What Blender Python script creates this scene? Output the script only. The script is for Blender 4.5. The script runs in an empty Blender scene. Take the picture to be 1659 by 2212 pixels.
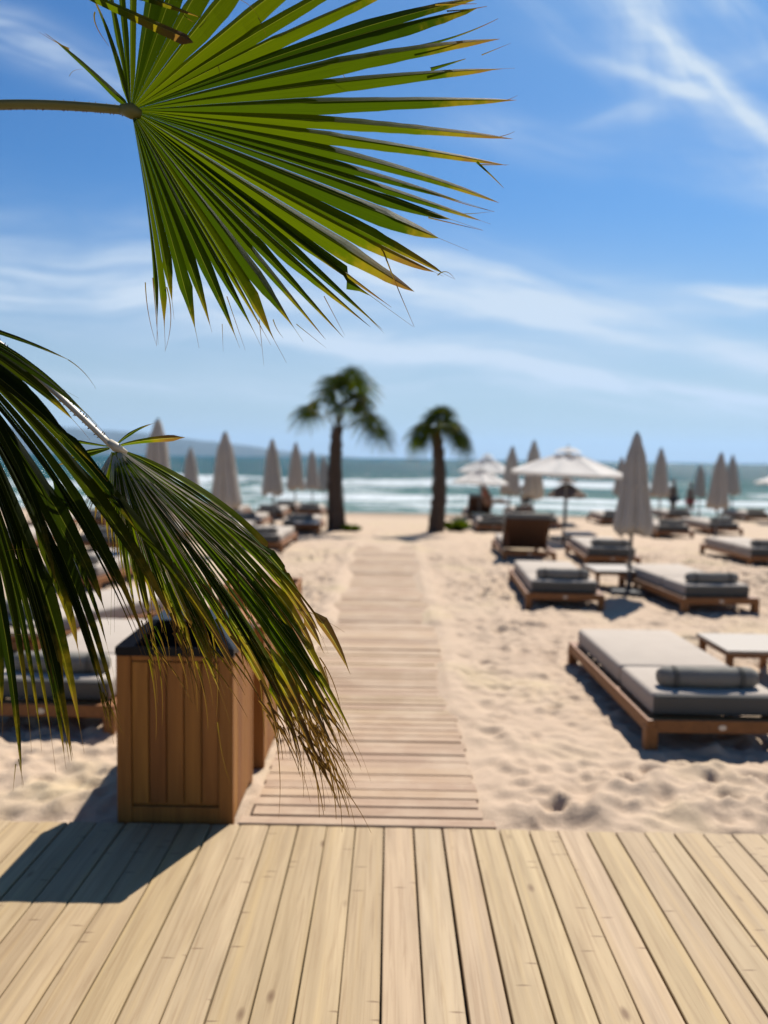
import bpy, bmesh, math, random
import numpy as np
from mathutils import Vector, Matrix
R = math.radians
random.seed(7)
rng = np.random.default_rng(7)
sc = bpy.context.scene

# ------------------------------------------------------------------ camera
CAM_H = 1.78
F_PX, CX, CY = 1661.0, 829.5, 1106.0            # photograph measured at 1659 x 2212
YAW, PITCH, ROLL = 12.5 / 1661, R(4.0), R(0.84)
fwd0 = Vector((-math.sin(YAW), math.cos(YAW), 0))
right0 = Vector((math.cos(YAW), math.sin(YAW), 0))
fwd = (fwd0 * math.cos(PITCH) + Vector((0, 0, -1)) * math.sin(PITCH)).normalized()
up0 = right0.cross(fwd).normalized()
right = (right0 * math.cos(ROLL) + up0 * math.sin(ROLL)).normalized()
up = right.cross(fwd).normalized()
cam_d = bpy.data.cameras.new("camera")
cam = bpy.data.objects.new("camera", cam_d)
sc.collection.objects.link(cam)
cam.matrix_world = Matrix((
    (right.x, up.x, -fwd.x, 0), (right.y, up.y, -fwd.y, 0),
    (right.z, up.z, -fwd.z, CAM_H), (0, 0, 0, 1)))
cam_d.sensor_fit = 'VERTICAL'
cam_d.sensor_height = 36
cam_d.sensor_width = 27
cam_d.lens = 36 * F_PX / 2212
cam_d.clip_start = 0.05
cam_d.clip_end = 60000
cam_d.dof.use_dof = True
cam_d.dof.focus_distance = 1.93
cam_d.dof.aperture_fstop = 1.65
sc.camera = cam
CAM = Vector((0, 0, CAM_H))

# ------------------------------------------------------------------ light
SUN_EL, SUN_AZ = R(48.6), R(24)                 # azimuth from +Y towards +X
sun_dir = Vector((math.sin(SUN_AZ) * math.cos(SUN_EL), math.cos(SUN_AZ) * math.cos(SUN_EL), math.sin(SUN_EL)))
sd = bpy.data.lights.new("sun", 'SUN')
sd.energy = 5.0
sd.angle = R(0.53)
sd.color = (1.0, 0.955, 0.88)
so = bpy.data.objects.new("sun", sd)
sc.collection.objects.link(so)
so.rotation_euler = sun_dir.to_track_quat('Z', 'Y').to_euler()
so.location = (5, 12, 20)
sc.view_settings.view_transform = 'Standard'
sc.view_settings.look = 'None'
sc.view_settings.exposure = 0.8
sc.view_settings.gamma = 1.0
sc.render.film_transparent = False
sc.cycles.max_bounces = 8
sc.cycles.transparent_max_bounces = 8
sc.cycles.volume_bounces = 0

# ------------------------------------------------------------------ node helpers
class NT:
    def __init__(s, tree):
        s.t = tree; s.n = tree.nodes; s.l = tree.links
    def node(s, typ, **kw):
        n = s.n.new(typ)
        for k, v in kw.items():
            setattr(n, k, v)
        return n
    def put(s, sock, v):
        if v is None: return
        if hasattr(v, 'is_output') or isinstance(v, bpy.types.NodeSocket):
            s.l.new(v, sock)
        else:
            sock.default_value = v
    def math(s, op, a, b=None, c=None, clamp=False):
        n = s.node('ShaderNodeMath', operation=op, use_clamp=clamp)
        s.put(n.inputs[0], a)
        if b is not None: s.put(n.inputs[1], b)
        if c is not None: s.put(n.inputs[2], c)
        return n.outputs[0]
    def mix(s, f, a, b, blend='MIX'):
        n = s.node('ShaderNodeMix', data_type='RGBA', blend_type=blend)
        s.put(n.inputs[0], f)
        s.put(n.inputs[6], a if not isinstance(a, tuple) else (*a, 1)[:4])
        s.put(n.inputs[7], b if not isinstance(b, tuple) else (*b, 1)[:4])
        return n.outputs[2]
    def noise(s, vec, scale, detail=4, rough=0.5, dist=0.0, out=0, dim='3D'):
        n = s.node('ShaderNodeTexNoise', noise_dimensions=dim)
        if vec is not None: s.l.new(vec, n.inputs['Vector'])
        n.inputs['Scale'].default_value = scale
        n.inputs['Detail'].default_value = detail
        n.inputs['Roughness'].default_value = rough
        n.inputs['Distortion'].default_value = dist
        return n.outputs[out]
    def ramp(s, f, stops, interp='LINEAR'):
        n = s.node('ShaderNodeValToRGB')
        n.color_ramp.interpolation = interp
        e = n.color_ramp.elements
        while len(e) < len(stops): e.new(0.5)
        for i, (p, c) in enumerate(stops):
            e[i].position = p
            e[i].color = (*c, 1)[:4] if isinstance(c, tuple) else (c, c, c, 1)
        s.put(n.inputs[0], f)
        return n.outputs[0]
    def mapr(s, v, a, b, c=0.0, d=1.0, smooth=False):
        n = s.node('ShaderNodeMapRange')
        if smooth: n.interpolation_type = 'SMOOTHSTEP'
        s.put(n.inputs[0], v)
        for i, x in enumerate((a, b, c, d)): n.inputs[i + 1].default_value = x
        return n.outputs[0]
    def comb(s, x, y, z=0.0):
        n = s.node('ShaderNodeCombineXYZ')
        s.put(n.inputs[0], x); s.put(n.inputs[1], y); s.put(n.inputs[2], z)
        return n.outputs[0]
    def sep(s, v):
        n = s.node('ShaderNodeSeparateXYZ'); s.l.new(v, n.inputs[0])
        return n.outputs
    def mapping(s, v, scale=(1, 1, 1), loc=(0, 0, 0), rot=(0, 0, 0)):
        n = s.node('ShaderNodeMapping')
        s.l.new(v, n.inputs[0])
        n.inputs['Scale'].default_value = scale
        n.inputs['Location'].default_value = loc
        n.inputs['Rotation'].default_value = rot
        return n.outputs[0]
    def bump(s, h, strength=0.3, dist=0.02):
        n = s.node('ShaderNodeBump')
        n.inputs['Strength'].default_value = strength
        n.inputs['Distance'].default_value = dist
        s.l.new(h, n.inputs['Height'])
        return n.outputs[0]

def material(name):
    m = bpy.data.materials.new(name)
    m.use_nodes = True
    t = NT(m.node_tree)
    t.n.clear()
    out = t.node('ShaderNodeOutputMaterial')
    b = t.node('ShaderNodeBsdfPrincipled')
    t.l.new(b.outputs[0], out.inputs[0])
    return m, t, b, out

def setp(t, b, **kw):
    names = {'col': 'Base Color', 'rough': 'Roughness', 'spec': 'Specular IOR Level', 'metal': 'Metallic',
             'normal': 'Normal', 'coat': 'Coat Weight', 'sss': 'Subsurface Weight'}
    for k, v in kw.items():
        if isinstance(v, tuple) and len(v) == 3: v = (*v, 1)
        t.put(b.inputs[names[k]], v)

# ------------------------------------------------------------------ world
def uv_of(px, py):
    r = fwd * F_PX + right * (px - CX) - up * (py - CY)
    return r.x / r.y, r.z / r.y

def build_world():
    w = bpy.data.worlds.new("World")
    sc.world = w
    w.use_nodes = True
    t = NT(w.node_tree)
    t.n.clear()
    out = t.node('ShaderNodeOutputWorld')
    bg = t.node('ShaderNodeBackground')
    t.l.new(bg.outputs[0], out.inputs[0])
    sky = t.node('ShaderNodeTexSky', sky_type='NISHITA')
    sky.sun_disc = False
    sky.sun_elevation = SUN_EL
    sky.sun_rotation = SUN_AZ
    sky.altitude = 0
    sky.air_density = 1.0
    sky.dust_density = 0.6
    sky.ozone_density = 2.6
    bg.inputs['Strength'].default_value = 0.055
    tc = t.node('ShaderNodeTexCoord')
    d = t.sep(tc.outputs['Generated'])
    ya = t.math('MAXIMUM', t.math('ABSOLUTE', d[1]), 0.08)
    u = t.math('DIVIDE', d[0], ya)
    v = t.math('DIVIDE', d[2], ya)
    uv = t.comb(u, v, 0.0)
    # fibrous cirrus texture
    warp = t.noise(uv, 2.2, 3, 0.5, out=1)
    wv = t.node('ShaderNodeVectorMath', operation='SCALE'); t.l.new(warp, wv.inputs[0]); wv.inputs['Scale'].default_value = 0.11
    wa = t.node('ShaderNodeVectorMath', operation='ADD'); t.l.new(uv, wa.inputs[0]); t.l.new(wv.outputs[0], wa.inputs[1])
    fib = t.noise(t.mapping(wa.outputs[0], scale=(2.3, 15, 1), rot=(0, 0, R(7))), 1.3, 6, 0.55)
    soft = t.noise(t.mapping(wa.outputs[0], scale=(1.6, 5.0, 1), loc=(3, 1, 0)), 1.7, 5, 0.55)
    tex = t.math('ADD', t.math('MULTIPLY', fib, 0.5), t.math('MULTIPLY', soft, 0.5))
    texm = t.mapr(tex, 0.38, 0.60, 0.45, 1.25, smooth=True)
    patches = [  # px, py, half length, half width, slope (deg down to the right), amount
        (1545, 185, 190, 13, 41, .62), (1500, 150, 270, 62, 41, .30), (1385, 80, 130, 50, 80, .18), (1440, 60, 130, 20, 62, .32), (1605, 70, 150, 28, 50, .30), (1415, 235, 150, 26, -20, .16), (1450, 195, 130, 14, 17, .24), (1240, 90, 160, 20, 40, .12),
        (1530, 225, 230, 22, 20, .25), (70, 120, 320, 36, 17, .42), (200, 620, 330, 48, 4, .85),
        (1020, 625, 270, 55, 9, .95), (1250, 668, 230, 34, 9, 1.0), (1160, 800, 480, 17, 8, 1.35), (830, 760, 1000, 100, 3, .10),
        (900, 730, 240, 22, 3, .6), (1630, 630, 140, 20, 4, .8), (1650, 768, 120, 26, 10, .95),
        (1180, 318, 150, 30, 8, .22), (1400, 655, 260, 60, 4, .22), (380, 825, 330, 18, 2, .30),
        (600, 700, 420, 60, 3, .22), (1240, 850, 520, 22, 3, .35), (600, 560, 300, 60, 6, .3),
        (2300, 500, 500, 60, 10, .6), (-700, 400, 500, 60, 6, .6)]
    total = None
    wu, wv2 = t.sep(wa.outputs[0])[0], t.sep(wa.outputs[0])[1]
    for px, py, hl, hw, ang, amt in patches:
        cu, cv = uv_of(px, py)
        cu += 0.055; cv += 0.055                                   # mean of the warp
        a = -R(ang) - ROLL * 0
        du = t.math('SUBTRACT', wu, cu); dv = t.math('SUBTRACT', wv2, cv)
        s1 = t.math('ADD', t.math('MULTIPLY', du, math.cos(a)), t.math('MULTIPLY', dv, math.sin(a)))
        s2 = t.math('SUBTRACT', t.math('MULTIPLY', dv, math.cos(a)), t.math('MULTIPLY', du, math.sin(a)))
        q1 = t.math('POWER', t.math('ABSOLUTE', t.math('DIVIDE', s1, hl / F_PX)), 2)
        q2 = t.math('POWER', t.math('ABSOLUTE', t.math('DIVIDE', s2, hw / F_PX)), 2)
        g = t.math('EXPONENT', t.math('MULTIPLY', t.math('ADD', q1, q2), -0.75))
        fb = t.noise(t.comb(t.math('MULTIPLY', s1, 2.2), t.math('MULTIPLY', s2, 26.0 if hw < 50 else 17.0), px * 0.013), 1.0, 8, 0.66, 0.8)
        fb = t.mapr(fb, 0.36, 0.62, 0.25, 1.25, smooth=True)
        g = t.math('MULTIPLY', t.math('MULTIPLY', g, fb), amt)
        total = g if total is None else t.math('ADD', total, g)
    cl = t.math('MULTIPLY', t.math('MULTIPLY', total, texm), 1.7, clamp=True)
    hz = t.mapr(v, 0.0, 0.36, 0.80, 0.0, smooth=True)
    hz = t.math('MULTIPLY', t.math('MAXIMUM', hz, 0.0), t.mapr(d[1], -0.25, 0.25, 0.25, 1.0, smooth=True))  # haze dimmed behind the camera, put in to cut the fill light
    # clear sky tint (deeper blue)
    hs = t.node('ShaderNodeHueSaturation')
    hs.inputs['Saturation'].default_value = 1.25
    hs.inputs['Value'].default_value = 1.0
    t.l.new(sky.outputs[0], hs.inputs['Color'])
    tint = t.mix(1.0, hs.outputs[0], (0.45, 0.79, 1.02), 'MULTIPLY')
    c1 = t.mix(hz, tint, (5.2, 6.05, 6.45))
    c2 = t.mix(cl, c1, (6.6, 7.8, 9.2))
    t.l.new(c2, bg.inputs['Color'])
build_world()

# ------------------------------------------------------------------ projection to the ground
SEA_Z = -0.36
def zg(y):
    if y < 14: return -0.05
    if y < 30: return -0.05 - 0.31 * ((y - 14) / 16) ** 1.15
    return max(-3.0, -0.36 - 0.055 * (y - 30))
def ray(px, py):
    return fwd * F_PX + right * (px - CX) - up * (py - CY)
def ground(px, py, z=None):
    r = ray(px, py)
    zz = -0.05 if z is None else z
    for _ in range(30):
        k = (zz - CAM_H) / r.z
        y = r.y * k
        if z is not None: break
        zz = 0.5 * zz + 0.5 * zg(y)
    return Vector((r.x * k, y, zz if z is None else z))
def at(px, py, y):
    r = ray(px, py)
    return CAM + r * (y / r.y)
def stand_at(px, y):
    """point on the sand at depth y seen in column px"""
    r = ray(px, 1000 + 0.0 * y)
    k = y / r.y
    return Vector((r.x * k, y, zg(y)))

# ------------------------------------------------------------------ object helpers
COL = sc.collection
def link_mesh(name, me, mat=None, parent=None, smooth=False):
    o = bpy.data.objects.new(name, me)
    COL.objects.link(o)
    if mat: me.materials.append(mat)
    if smooth:
        me.polygons.foreach_set('use_smooth', [True] * len(me.polygons))
    if parent: o.parent = parent
    return o
def obj(name, bm, mat, parent=None, smooth=False):
    me = bpy.data.meshes.new(name)
    bm.normal_update()
    bm.to_mesh(me); bm.free()
    return link_mesh(name, me, mat, parent, smooth)
def thing(name, label, cat, loc=(0, 0, 0), rz=0.0, group=None):
    o = bpy.data.objects.new(name, None)
    COL.objects.link(o)
    o.empty_display_size = 0.1
    o.location = loc; o.rotation_euler = (0, 0, rz)
    tag(o, label, cat, group)
    return o
def tag(o, label, cat, group=None, kind=None):
    o['label'] = label; o['category'] = cat
    if group: o['group'] = group
    if kind: o['kind'] = kind
    return o
def copy_tree(o, parent=None):
    c = o.copy(); COL.objects.link(c); c.parent = parent
    for ch in list(o.children): copy_tree(ch, c)
    return c
def box(bm, c, s, rz=0.0, bevel=0.0, rx=0.0):
    v0 = len(bm.verts)
    r = bmesh.ops.create_cube(bm, size=1.0)
    vs = r['verts']
    for v in vs:
        v.co = Vector((v.co.x * s[0], v.co.y * s[1], v.co.z * s[2]))
    if bevel > 0:
        es = list({e for v in vs for e in v.link_edges})
        rb = bmesh.ops.bevel(bm, geom=es, offset=bevel, segments=2, profile=0.6, affect='EDGES')
        vs = list({v for f in rb['faces'] for v in f.verts} | {v for v in vs if v.is_valid})
    M = Matrix.Translation(c) @ Matrix.Rotation(rz, 4, 'Z') @ Matrix.Rotation(rx, 4, 'X')
    for v in vs: v.co = M @ v.co
def tube(bm, pts, rad, seg=10, cap=True, flat=1.0):
    rings = []
    n = len(pts)
    prev = None
    for i, p in enumerate(pts):
        p = Vector(p)
        d = (Vector(pts[min(i + 1, n - 1)]) - Vector(pts[max(i - 1, 0)])).normalized()
        ref = Vector((0, 0, 1)) if abs(d.z) < 0.95 else Vector((0, 1, 0))
        if prev is None: a = d.cross(ref).normalized()
        else: a = (prev - d * prev.dot(d)).normalized()
        prev = a
        b = d.cross(a)
        r = rad[i] if hasattr(rad, '__len__') else rad
        rings.append([bm.verts.new(p + a * (r * math.cos(2 * math.pi * k / seg)) + b * (r * flat * math.sin(2 * math.pi * k / seg))) for k in range(seg)])
    for i in range(n - 1):
        for k in range(seg):
            bm.faces.new((rings[i][k], rings[i][(k + 1) % seg], rings[i + 1][(k + 1) % seg], rings[i + 1][k]))
    if cap:
        bm.faces.new(list(reversed(rings[0]))); bm.faces.new(rings[-1])

# numpy value noise
def vnoise(x, y, seed=0):
    xi = np.floor(x).astype(np.int64); yi = np.floor(y).astype(np.int64)
    xf = x - xi; yf = y - yi
    def h(a, b):
        n = (a * 374761393 + b * 668265263 + seed * 982451653) & 0x7fffffff
        n = ((n ^ (n >> 13)) * 1274126177) & 0x7fffffff
        return ((n ^ (n >> 16)) & 0xffff) / 65535.0
    sx = xf * xf * xf * (xf * (xf * 6 - 15) + 10); sy = yf * yf * yf * (yf * (yf * 6 - 15) + 10)
    a = h(xi, yi); b = h(xi + 1, yi); c = h(xi, yi + 1); d = h(xi + 1, yi + 1)
    return (a * (1 - sx) + b * sx) * (1 - sy) + (c * (1 - sx) + d * sx) * sy
def fbm(x, y, octv=4, seed=0, rough=0.5):
    s = 0; amp = 1; tot = 0
    for k in range(octv):
        s = s + amp * vnoise(x * 2 ** k + 17.3 * k, y * 2 ** k - 9.1 * k, seed + k); tot += amp; amp *= rough
    return s / tot
def grid_mesh(name, xs, ys, zf, mat, smooth=True):
    X, Y = np.meshgrid(xs, ys)
    Z = zf(X, Y)
    nx, ny = len(xs), len(ys)
    co = np.stack([X, Y, Z], -1).reshape(-1, 3).astype(np.float32)
    i = np.arange(ny - 1)[:, None] * nx + np.arange(nx - 1)[None, :]
    f = np.stack([i, i + 1, i + nx + 1, i + nx], -1).reshape(-1, 4).astype(np.int32)
    me = bpy.data.meshes.new(name)
    me.vertices.add(len(co)); me.vertices.foreach_set('co', co.ravel())
    me.loops.add(f.size); me.loops.foreach_set('vertex_index', f.ravel())
    me.polygons.add(len(f)); me.polygons.foreach_set('loop_start', np.arange(0, f.size, 4, dtype=np.int32))
    me.polygons.foreach_set('loop_total', np.full(len(f), 4, dtype=np.int32))
    me.update(calc_edges=True)
    return link_mesh(name, me, mat, smooth=smooth)

# ------------------------------------------------------------------ materials
def geo_pos(t):
    return t.node('ShaderNodeNewGeometry').outputs['Position']
def obj_co(t):
    return t.node('ShaderNodeTexCoord').outputs['Object']

def mat_sand():
    m, t, b, out = material('beach_sand')
    p = geo_pos(t)
    big = t.noise(p, 0.9, 3, 0.5)
    mid = t.noise(p, 5.0, 4, 0.6)
    c = t.ramp(big, [(0.35, (0.395, 0.288, 0.208)), (0.54, (0.395, 0.294, 0.214)), (0.70, (0.395, 0.308, 0.190))])
    c = t.mix(t.mapr(mid, 0.35, 0.7, 0.0, 0.4), c, (0.32, 0.235, 0.165))
    gr = t.noise(p, 420, 2, 0.7)
    c = t.mix(t.mapr(gr, 0.35, 0.7, 0.0, 0.55), c, (0.47, 0.36, 0.25))
    spk = t.noise(p, 160, 2, 0.6)
    c = t.mix(t.mapr(spk, 0.63, 0.72, 0.0, 0.5), c, (0.19, 0.14, 0.10))
    # wet sand by the water line
    y = t.sep(p)[1]
    wy = t.math('ADD', y, t.math('MULTIPLY', t.noise(p, 0.35, 2, 0.5), 3.0))
    c = t.mix(t.mapr(wy, 27.6, 30.5, 0.0, 0.72, smooth=True), c, (0.17, 0.125, 0.085))
    h = t.math('ADD', t.noise(p, 34, 5, 0.65), t.math('MULTIPLY', gr, 0.25))
    setp(t, b, col=c, rough=0.95, spec=0.15, normal=t.bump(h, 0.55, 0.012))
    return m

def mat_wood(name, cols, along='Y', scale=1.0, rough=0.65, knots=True, bump=0.25, spec=0.3, dirt=0.0):
    """procedural planks: tint varies by board, grain runs along an axis"""
    m, t, b, out = material(name)
    g = t.node('ShaderNodeNewGeometry')
    rnd = g.outputs['Random Per Island']
    co = obj_co(t)
    s = t.sep(co)
    off = t.math('MULTIPLY', rnd, 91.7)
    long_ = {'X': 0, 'Y': 1, 'Z': 2}[along]
    a = [s[0], s[1], s[2]]
    others = [i for i in range(3) if i != long_]
    vec = t.comb(t.math('ADD', a[others[0]], off), a[others[1]], t.math('ADD', a[long_], off))
    gv = t.mapping(vec, scale=(70 * scale, 70 * scale, 2.2 * scale))
    g1 = t.noise(gv, 1.0, 5, 0.6, 0.7)
    g2 = t.noise(t.mapping(vec, scale=(16 * scale, 16 * scale, 0.9 * scale)), 1.0, 3, 0.5, 1.2)
    base = t.ramp(rnd, [(i / max(1, len(cols) - 1), c) for i, c in enumerate(cols)])
    dark = t.mix(1.0, base, (0.62, 0.52, 0.42), 'MULTIPLY')
    light = t.mix(1.0, base, (1.14, 1.14, 1.12), 'MULTIPLY')
    c = t.mix(t.mapr(g2, 0.34, 0.66, 0.0, 1.0), light, t.mix(1.0, base, (0.88, 0.86, 0.82), 'MULTIPLY'))
    wth = t.noise(geo_pos(t), 1.1, 5, 0.6)
    c = t.mix(t.mapr(wth, 0.45, 0.7, 0.0, 0.45), c, t.mix(1.0, c, (0.86, 0.87, 0.92), 'MULTIPLY'))
    c = t.mix(t.mapr(g1, 0.48, 0.78, 0.0, 0.8), c, dark)
    if knots:
        vo = t.node('ShaderNodeTexVoronoi')
        t.l.new(t.mapping(vec, scale=(9 * scale, 9 * scale, 4.0 * scale)), vo.inputs['Vector'])
        vo.inputs['Scale'].default_value = 1.0
        sel = t.sep(vo.outputs['Color'])[0]
        k = t.math('MULTIPLY', t.mapr(vo.outputs['Distance'], 0.06, 0.17, 1.0, 0.0), t.math('GREATER_THAN', sel, 0.72))
        c = t.mix(t.math('MULTIPLY', k, 0.85), c, t.mix(1.0, base, (0.36, 0.25, 0.17), 'MULTIPLY'))
        ck = t.noise(t.mapping(vec, scale=(120 * scale, 120 * scale, 1.1 * scale)), 1.0, 3, 0.7, 0.3)
        c = t.mix(t.mapr(ck, 0.66, 0.74, 0.0, 0.45), c, t.mix(1.0, base, (0.50, 0.42, 0.36), 'MULTIPLY'))
        sy = t.noise(t.mapping(vec, scale=(22 * scale, 22 * scale, 0.5 * scale), loc=(5, 2, 1)), 1.0, 2, 0.5)
        c = t.mix(t.mapr(sy, 0.52, 0.68, 0.0, 0.55), c, t.mix(1.0, base, (1.14, 1.10, 0.92), 'MULTIPLY'))
        # short cracks running across the board
        vo2 = t.node('ShaderNodeTexVoronoi')
        t.l.new(t.mapping(vec, scale=(9 * scale, 9 * scale, 48 * scale)), vo2.inputs['Vector'])
        vo2.inputs['Scale'].default_value = 1.0
        sel2 = t.sep(vo2.outputs['Color'])[1]
        k2 = t.math('MULTIPLY', t.mapr(vo2.outputs['Distance'], 0.10, 0.30, 1.0, 0.0), t.math('GREATER_THAN', sel2, 0.955))
        c = t.mix(t.math('MULTIPLY', k2, 0.75), c, t.mix(1.0, base, (0.42, 0.33, 0.27), 'MULTIPLY'))
    if dirt > 0:
        sd_ = t.noise(geo_pos(t), 2.6, 5, 0.65)
        c = t.mix(t.mapr(sd_, 0.44, 0.66, 0.0, dirt), c, (0.385, 0.285, 0.195))
    setp(t, b, col=c, rough=rough, spec=spec, normal=t.bump(g1, bump, 0.004))
    return m

def mat_plain(name, col, rough=0.7, var=0.12, scale=30, spec=0.3, bump=0.0, bscale=200, metal=0.0):
    m, t, b, out = material(name)
    co = obj_co(t)
    n = t.noise(co, scale, 4, 0.6)
    dark = tuple(x * (1 - var) for x in col); lite = tuple(min(1, x * (1 + var)) for x in col)
    c = t.mix(n, dark, lite)
    setp(t, b, col=c, rough=rough, spec=spec, metal=metal)
    if bump > 0:
        setp(t, b, normal=t.bump(t.noise(co, bscale, 3, 0.6), bump, 0.004))
    return m

def mat_fabric(name, col, trans=0.0, var=0.1, wr=0.25):
    m, t, b, out = material(name)
    co = obj_co(t)
    n = t.noise(co, 5, 4, 0.6)
    c = t.mix(n, tuple(x * (1 - var) for x in col), tuple(min(1, x * (1 + var)) for x in col))
    wv = t.noise(co, 420, 1, 0.5)
    h = t.math('ADD', t.math('MULTIPLY', wv, 0.15), t.noise(co, 9, 4, 0.55))
    nm = t.bump(h, wr, 0.02)
    setp(t, b, col=c, rough=0.9, spec=0.15, normal=nm)
    if trans > 0:
        tr = t.node('ShaderNodeBsdfTranslucent')
        t.l.new(c, tr.inputs[0]); t.l.new(nm, tr.inputs['Normal'])
        mx = t.node('ShaderNodeMixShader'); mx.inputs[0].default_value = trans
        t.l.new(b.outputs[0], mx.inputs[1]); t.l.new(tr.outputs[0], mx.inputs[2])
        t.l.new(mx.outputs[0], out.inputs[0])
    return m

def mat_leaf(name, dry=0.0, dark=1.0, rib_k=0.45, rib_c=(0.17, 0.185, 0.05), rib_w=0.07):
    """pleated palm blade: attribute leaf = (along, random, across)"""
    m, t, b, out = material(name)
    at_ = t.node('ShaderNodeAttribute', attribute_name='leaf')
    s = t.sep(at_.outputs['Vector'])
    along, rnd, across = s[0], s[1], s[2]
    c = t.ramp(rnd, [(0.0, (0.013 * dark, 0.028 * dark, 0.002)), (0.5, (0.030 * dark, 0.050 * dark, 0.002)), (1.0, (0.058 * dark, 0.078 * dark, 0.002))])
    vv = t.comb(t.math('MULTIPLY', across, 9.0), t.math('MULTIPLY', along, 3.0), t.math('MULTIPLY', rnd, 40))
    vein = t.noise(vv, 2.2, 3, 0.6)
    c = t.mix(t.mapr(vein, 0.35, 0.7, 0.0, 0.55), c, t.mix(1.0, c, (0.55, 0.62, 0.5), 'MULTIPLY'))
    blot = t.noise(geo_pos(t), 22, 4, 0.6)
    # yellowing then brown towards the tips
    ty = t.math('ADD', along, t.math('MULTIPLY', t.math('SUBTRACT', blot, 0.5), 0.35))
    ty = t.math('ADD', ty, t.math('MULTIPLY', t.math('SUBTRACT', rnd, 0.5), 0.16))
    ty = t.math('ADD', ty, dry)
    c = t.mix(t.mapr(ty, 0.70, 0.86, 0.0, 0.75, smooth=True), c, (0.12, 0.088, 0.012))
    c = t.mix(t.mapr(ty, 0.82, 0.95, 0.0, 0.95, smooth=True), c, (0.085, 0.046, 0.024))
    rib = t.mapr(across, 0.0, rib_w, 1.0, 0.0)
    c = t.mix(t.math('MULTIPLY', rib, rib_k), c, rib_c)
    setp(t, b, col=c, rough=0.55, spec=0.025, normal=t.bump(t.noise(vv, 6.0, 2, 0.5), 0.25, 0.002))
    tr = t.node('ShaderNodeBsdfTranslucent')
    tc_ = t.mix(1.0, c, (2.3, 2.2, 0.7), 'MULTIPLY')
    t.l.new(tc_, tr.inputs[0])
    mx = t.node('ShaderNodeMixShader'); mx.inputs[0].default_value = 0.5
    t.l.new(b.outputs[0], mx.inputs[1]); t.l.new(tr.outputs[0], mx.inputs[2])
    t.l.new(mx.outputs[0], out.inputs[0])
    return m

M = {}
M['sand'] = mat_sand()
M['deck'] = mat_wood('pale_deck_wood', [(0.318, 0.224, 0.120), (0.298, 0.213, 0.115), (0.328, 0.236, 0.128), (0.318, 0.220, 0.132), (0.335, 0.245, 0.148), (0.302, 0.214, 0.108), (0.290, 0.203, 0.116), (0.328, 0.238, 0.122)], 'Y', rough=0.7, dirt=0.0)
M['path'] = mat_wood('boardwalk_wood', [(0.315, 0.21, 0.138), (0.345, 0.24, 0.15), (0.29, 0.193, 0.132), (0.33, 0.235, 0.142)], 'X', rough=0.8, knots=False, dirt=0.7)
M['bin_wood'] = mat_wood('bin_wood', [(0.30, 0.120, 0.024), (0.245, 0.090, 0.022), (0.35, 0.150, 0.026), (0.20, 0.066, 0.019), (0.32, 0.134, 0.022)], 'Z', rough=0.5, knots=False)
M['rail'] = mat_wood('teak_rail', [(0.19, 0.074, 0.021), (0.215, 0.088, 0.024), (0.17, 0.064, 0.019)], 'Y', rough=0.55, knots=False)
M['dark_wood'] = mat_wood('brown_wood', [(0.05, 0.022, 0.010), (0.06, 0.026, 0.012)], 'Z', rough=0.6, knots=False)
M['mattress'] = mat_fabric('mattress_fabric', (0.365, 0.31, 0.258))
M['bolster'] = mat_fabric('bolster_fabric', (0.19, 0.175, 0.148))
M['grey'] = mat_fabric('strap_fabric', (0.10, 0.092, 0.078))
M['white_fabric'] = mat_fabric('white_canvas', (0.76, 0.74, 0.70), trans=0.42, wr=0.12)
M['taupe'] = mat_fabric('taupe_canvas', (0.43, 0.385, 0.33), trans=0.18, wr=0.2)
M['brown_fabric'] = mat_fabric('brown_canvas', (0.15, 0.095, 0.065), trans=0.1)
M['black'] = mat_plain('black_plastic', (0.009, 0.010, 0.013), rough=0.38, spec=0.12, var=0.3)
M['badge'] = mat_plain('badge_metal', (0.4, 0.38, 0.36), rough=0.4, metal=0.6)
M['table_top'] = mat_plain('table_top', (0.255, 0.205, 0.155), rough=0.45, var=0.08)
M['pole'] = mat_plain('pole_metal', (0.12, 0.11, 0.10), rough=0.4, metal=0.3)
M['base'] = mat_plain('base_stone', (0.06, 0.06, 0.06), rough=0.8)
M['trunk'] = mat_plain('trunk_fibre', (0.085, 0.058, 0.042), rough=0.95, var=0.5, scale=18, bump=0.8, bscale=40)
M['petiole'] = mat_plain('petiole_green', (0.075, 0.075, 0.018), rough=0.5, var=0.25, scale=25)
M['petiole_pale'] = mat_plain('petiole_pale', (0.50, 0.43, 0.32), rough=0.45, var=0.15, scale=25)
M['thorn'] = mat_plain('thorn_brown', (0.10, 0.05, 0.025), rough=0.6)
M['leaf'] = mat_leaf('fan_leaf_green', dry=-0.04, dark=0.82)
M['leaf_dry'] = mat_leaf('fan_leaf_drying', dry=0.10, dark=0.98, rib_k=0.8, rib_c=(0.26, 0.26, 0.13), rib_w=0.12)
M['leaf_dark'] = mat_leaf('fan_leaf_shade_dark', dark=0.30, dry=-0.05)  # shade of fronds above is put into this colour; also darkens some far fronds
M['leaf_far'] = mat_leaf('fan_leaf_olive', dark=0.95, dry=-0.02)
M['skin'] = mat_plain('skin', (0.15, 0.075, 0.045), rough=0.6, var=0.08)
M['hair'] = mat_plain('hair', (0.02, 0.014, 0.01), rough=0.6)
M['cloth_dark'] = mat_plain('dark_cloth', (0.02, 0.022, 0.03), rough=0.9)
M['cloth_red'] = mat_plain('red_cloth', (0.34, 0.05, 0.04), rough=0.9)
M['shrub'] = mat_leaf('shrub_leaf', dark=0.8, dry=-0.3)

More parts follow.
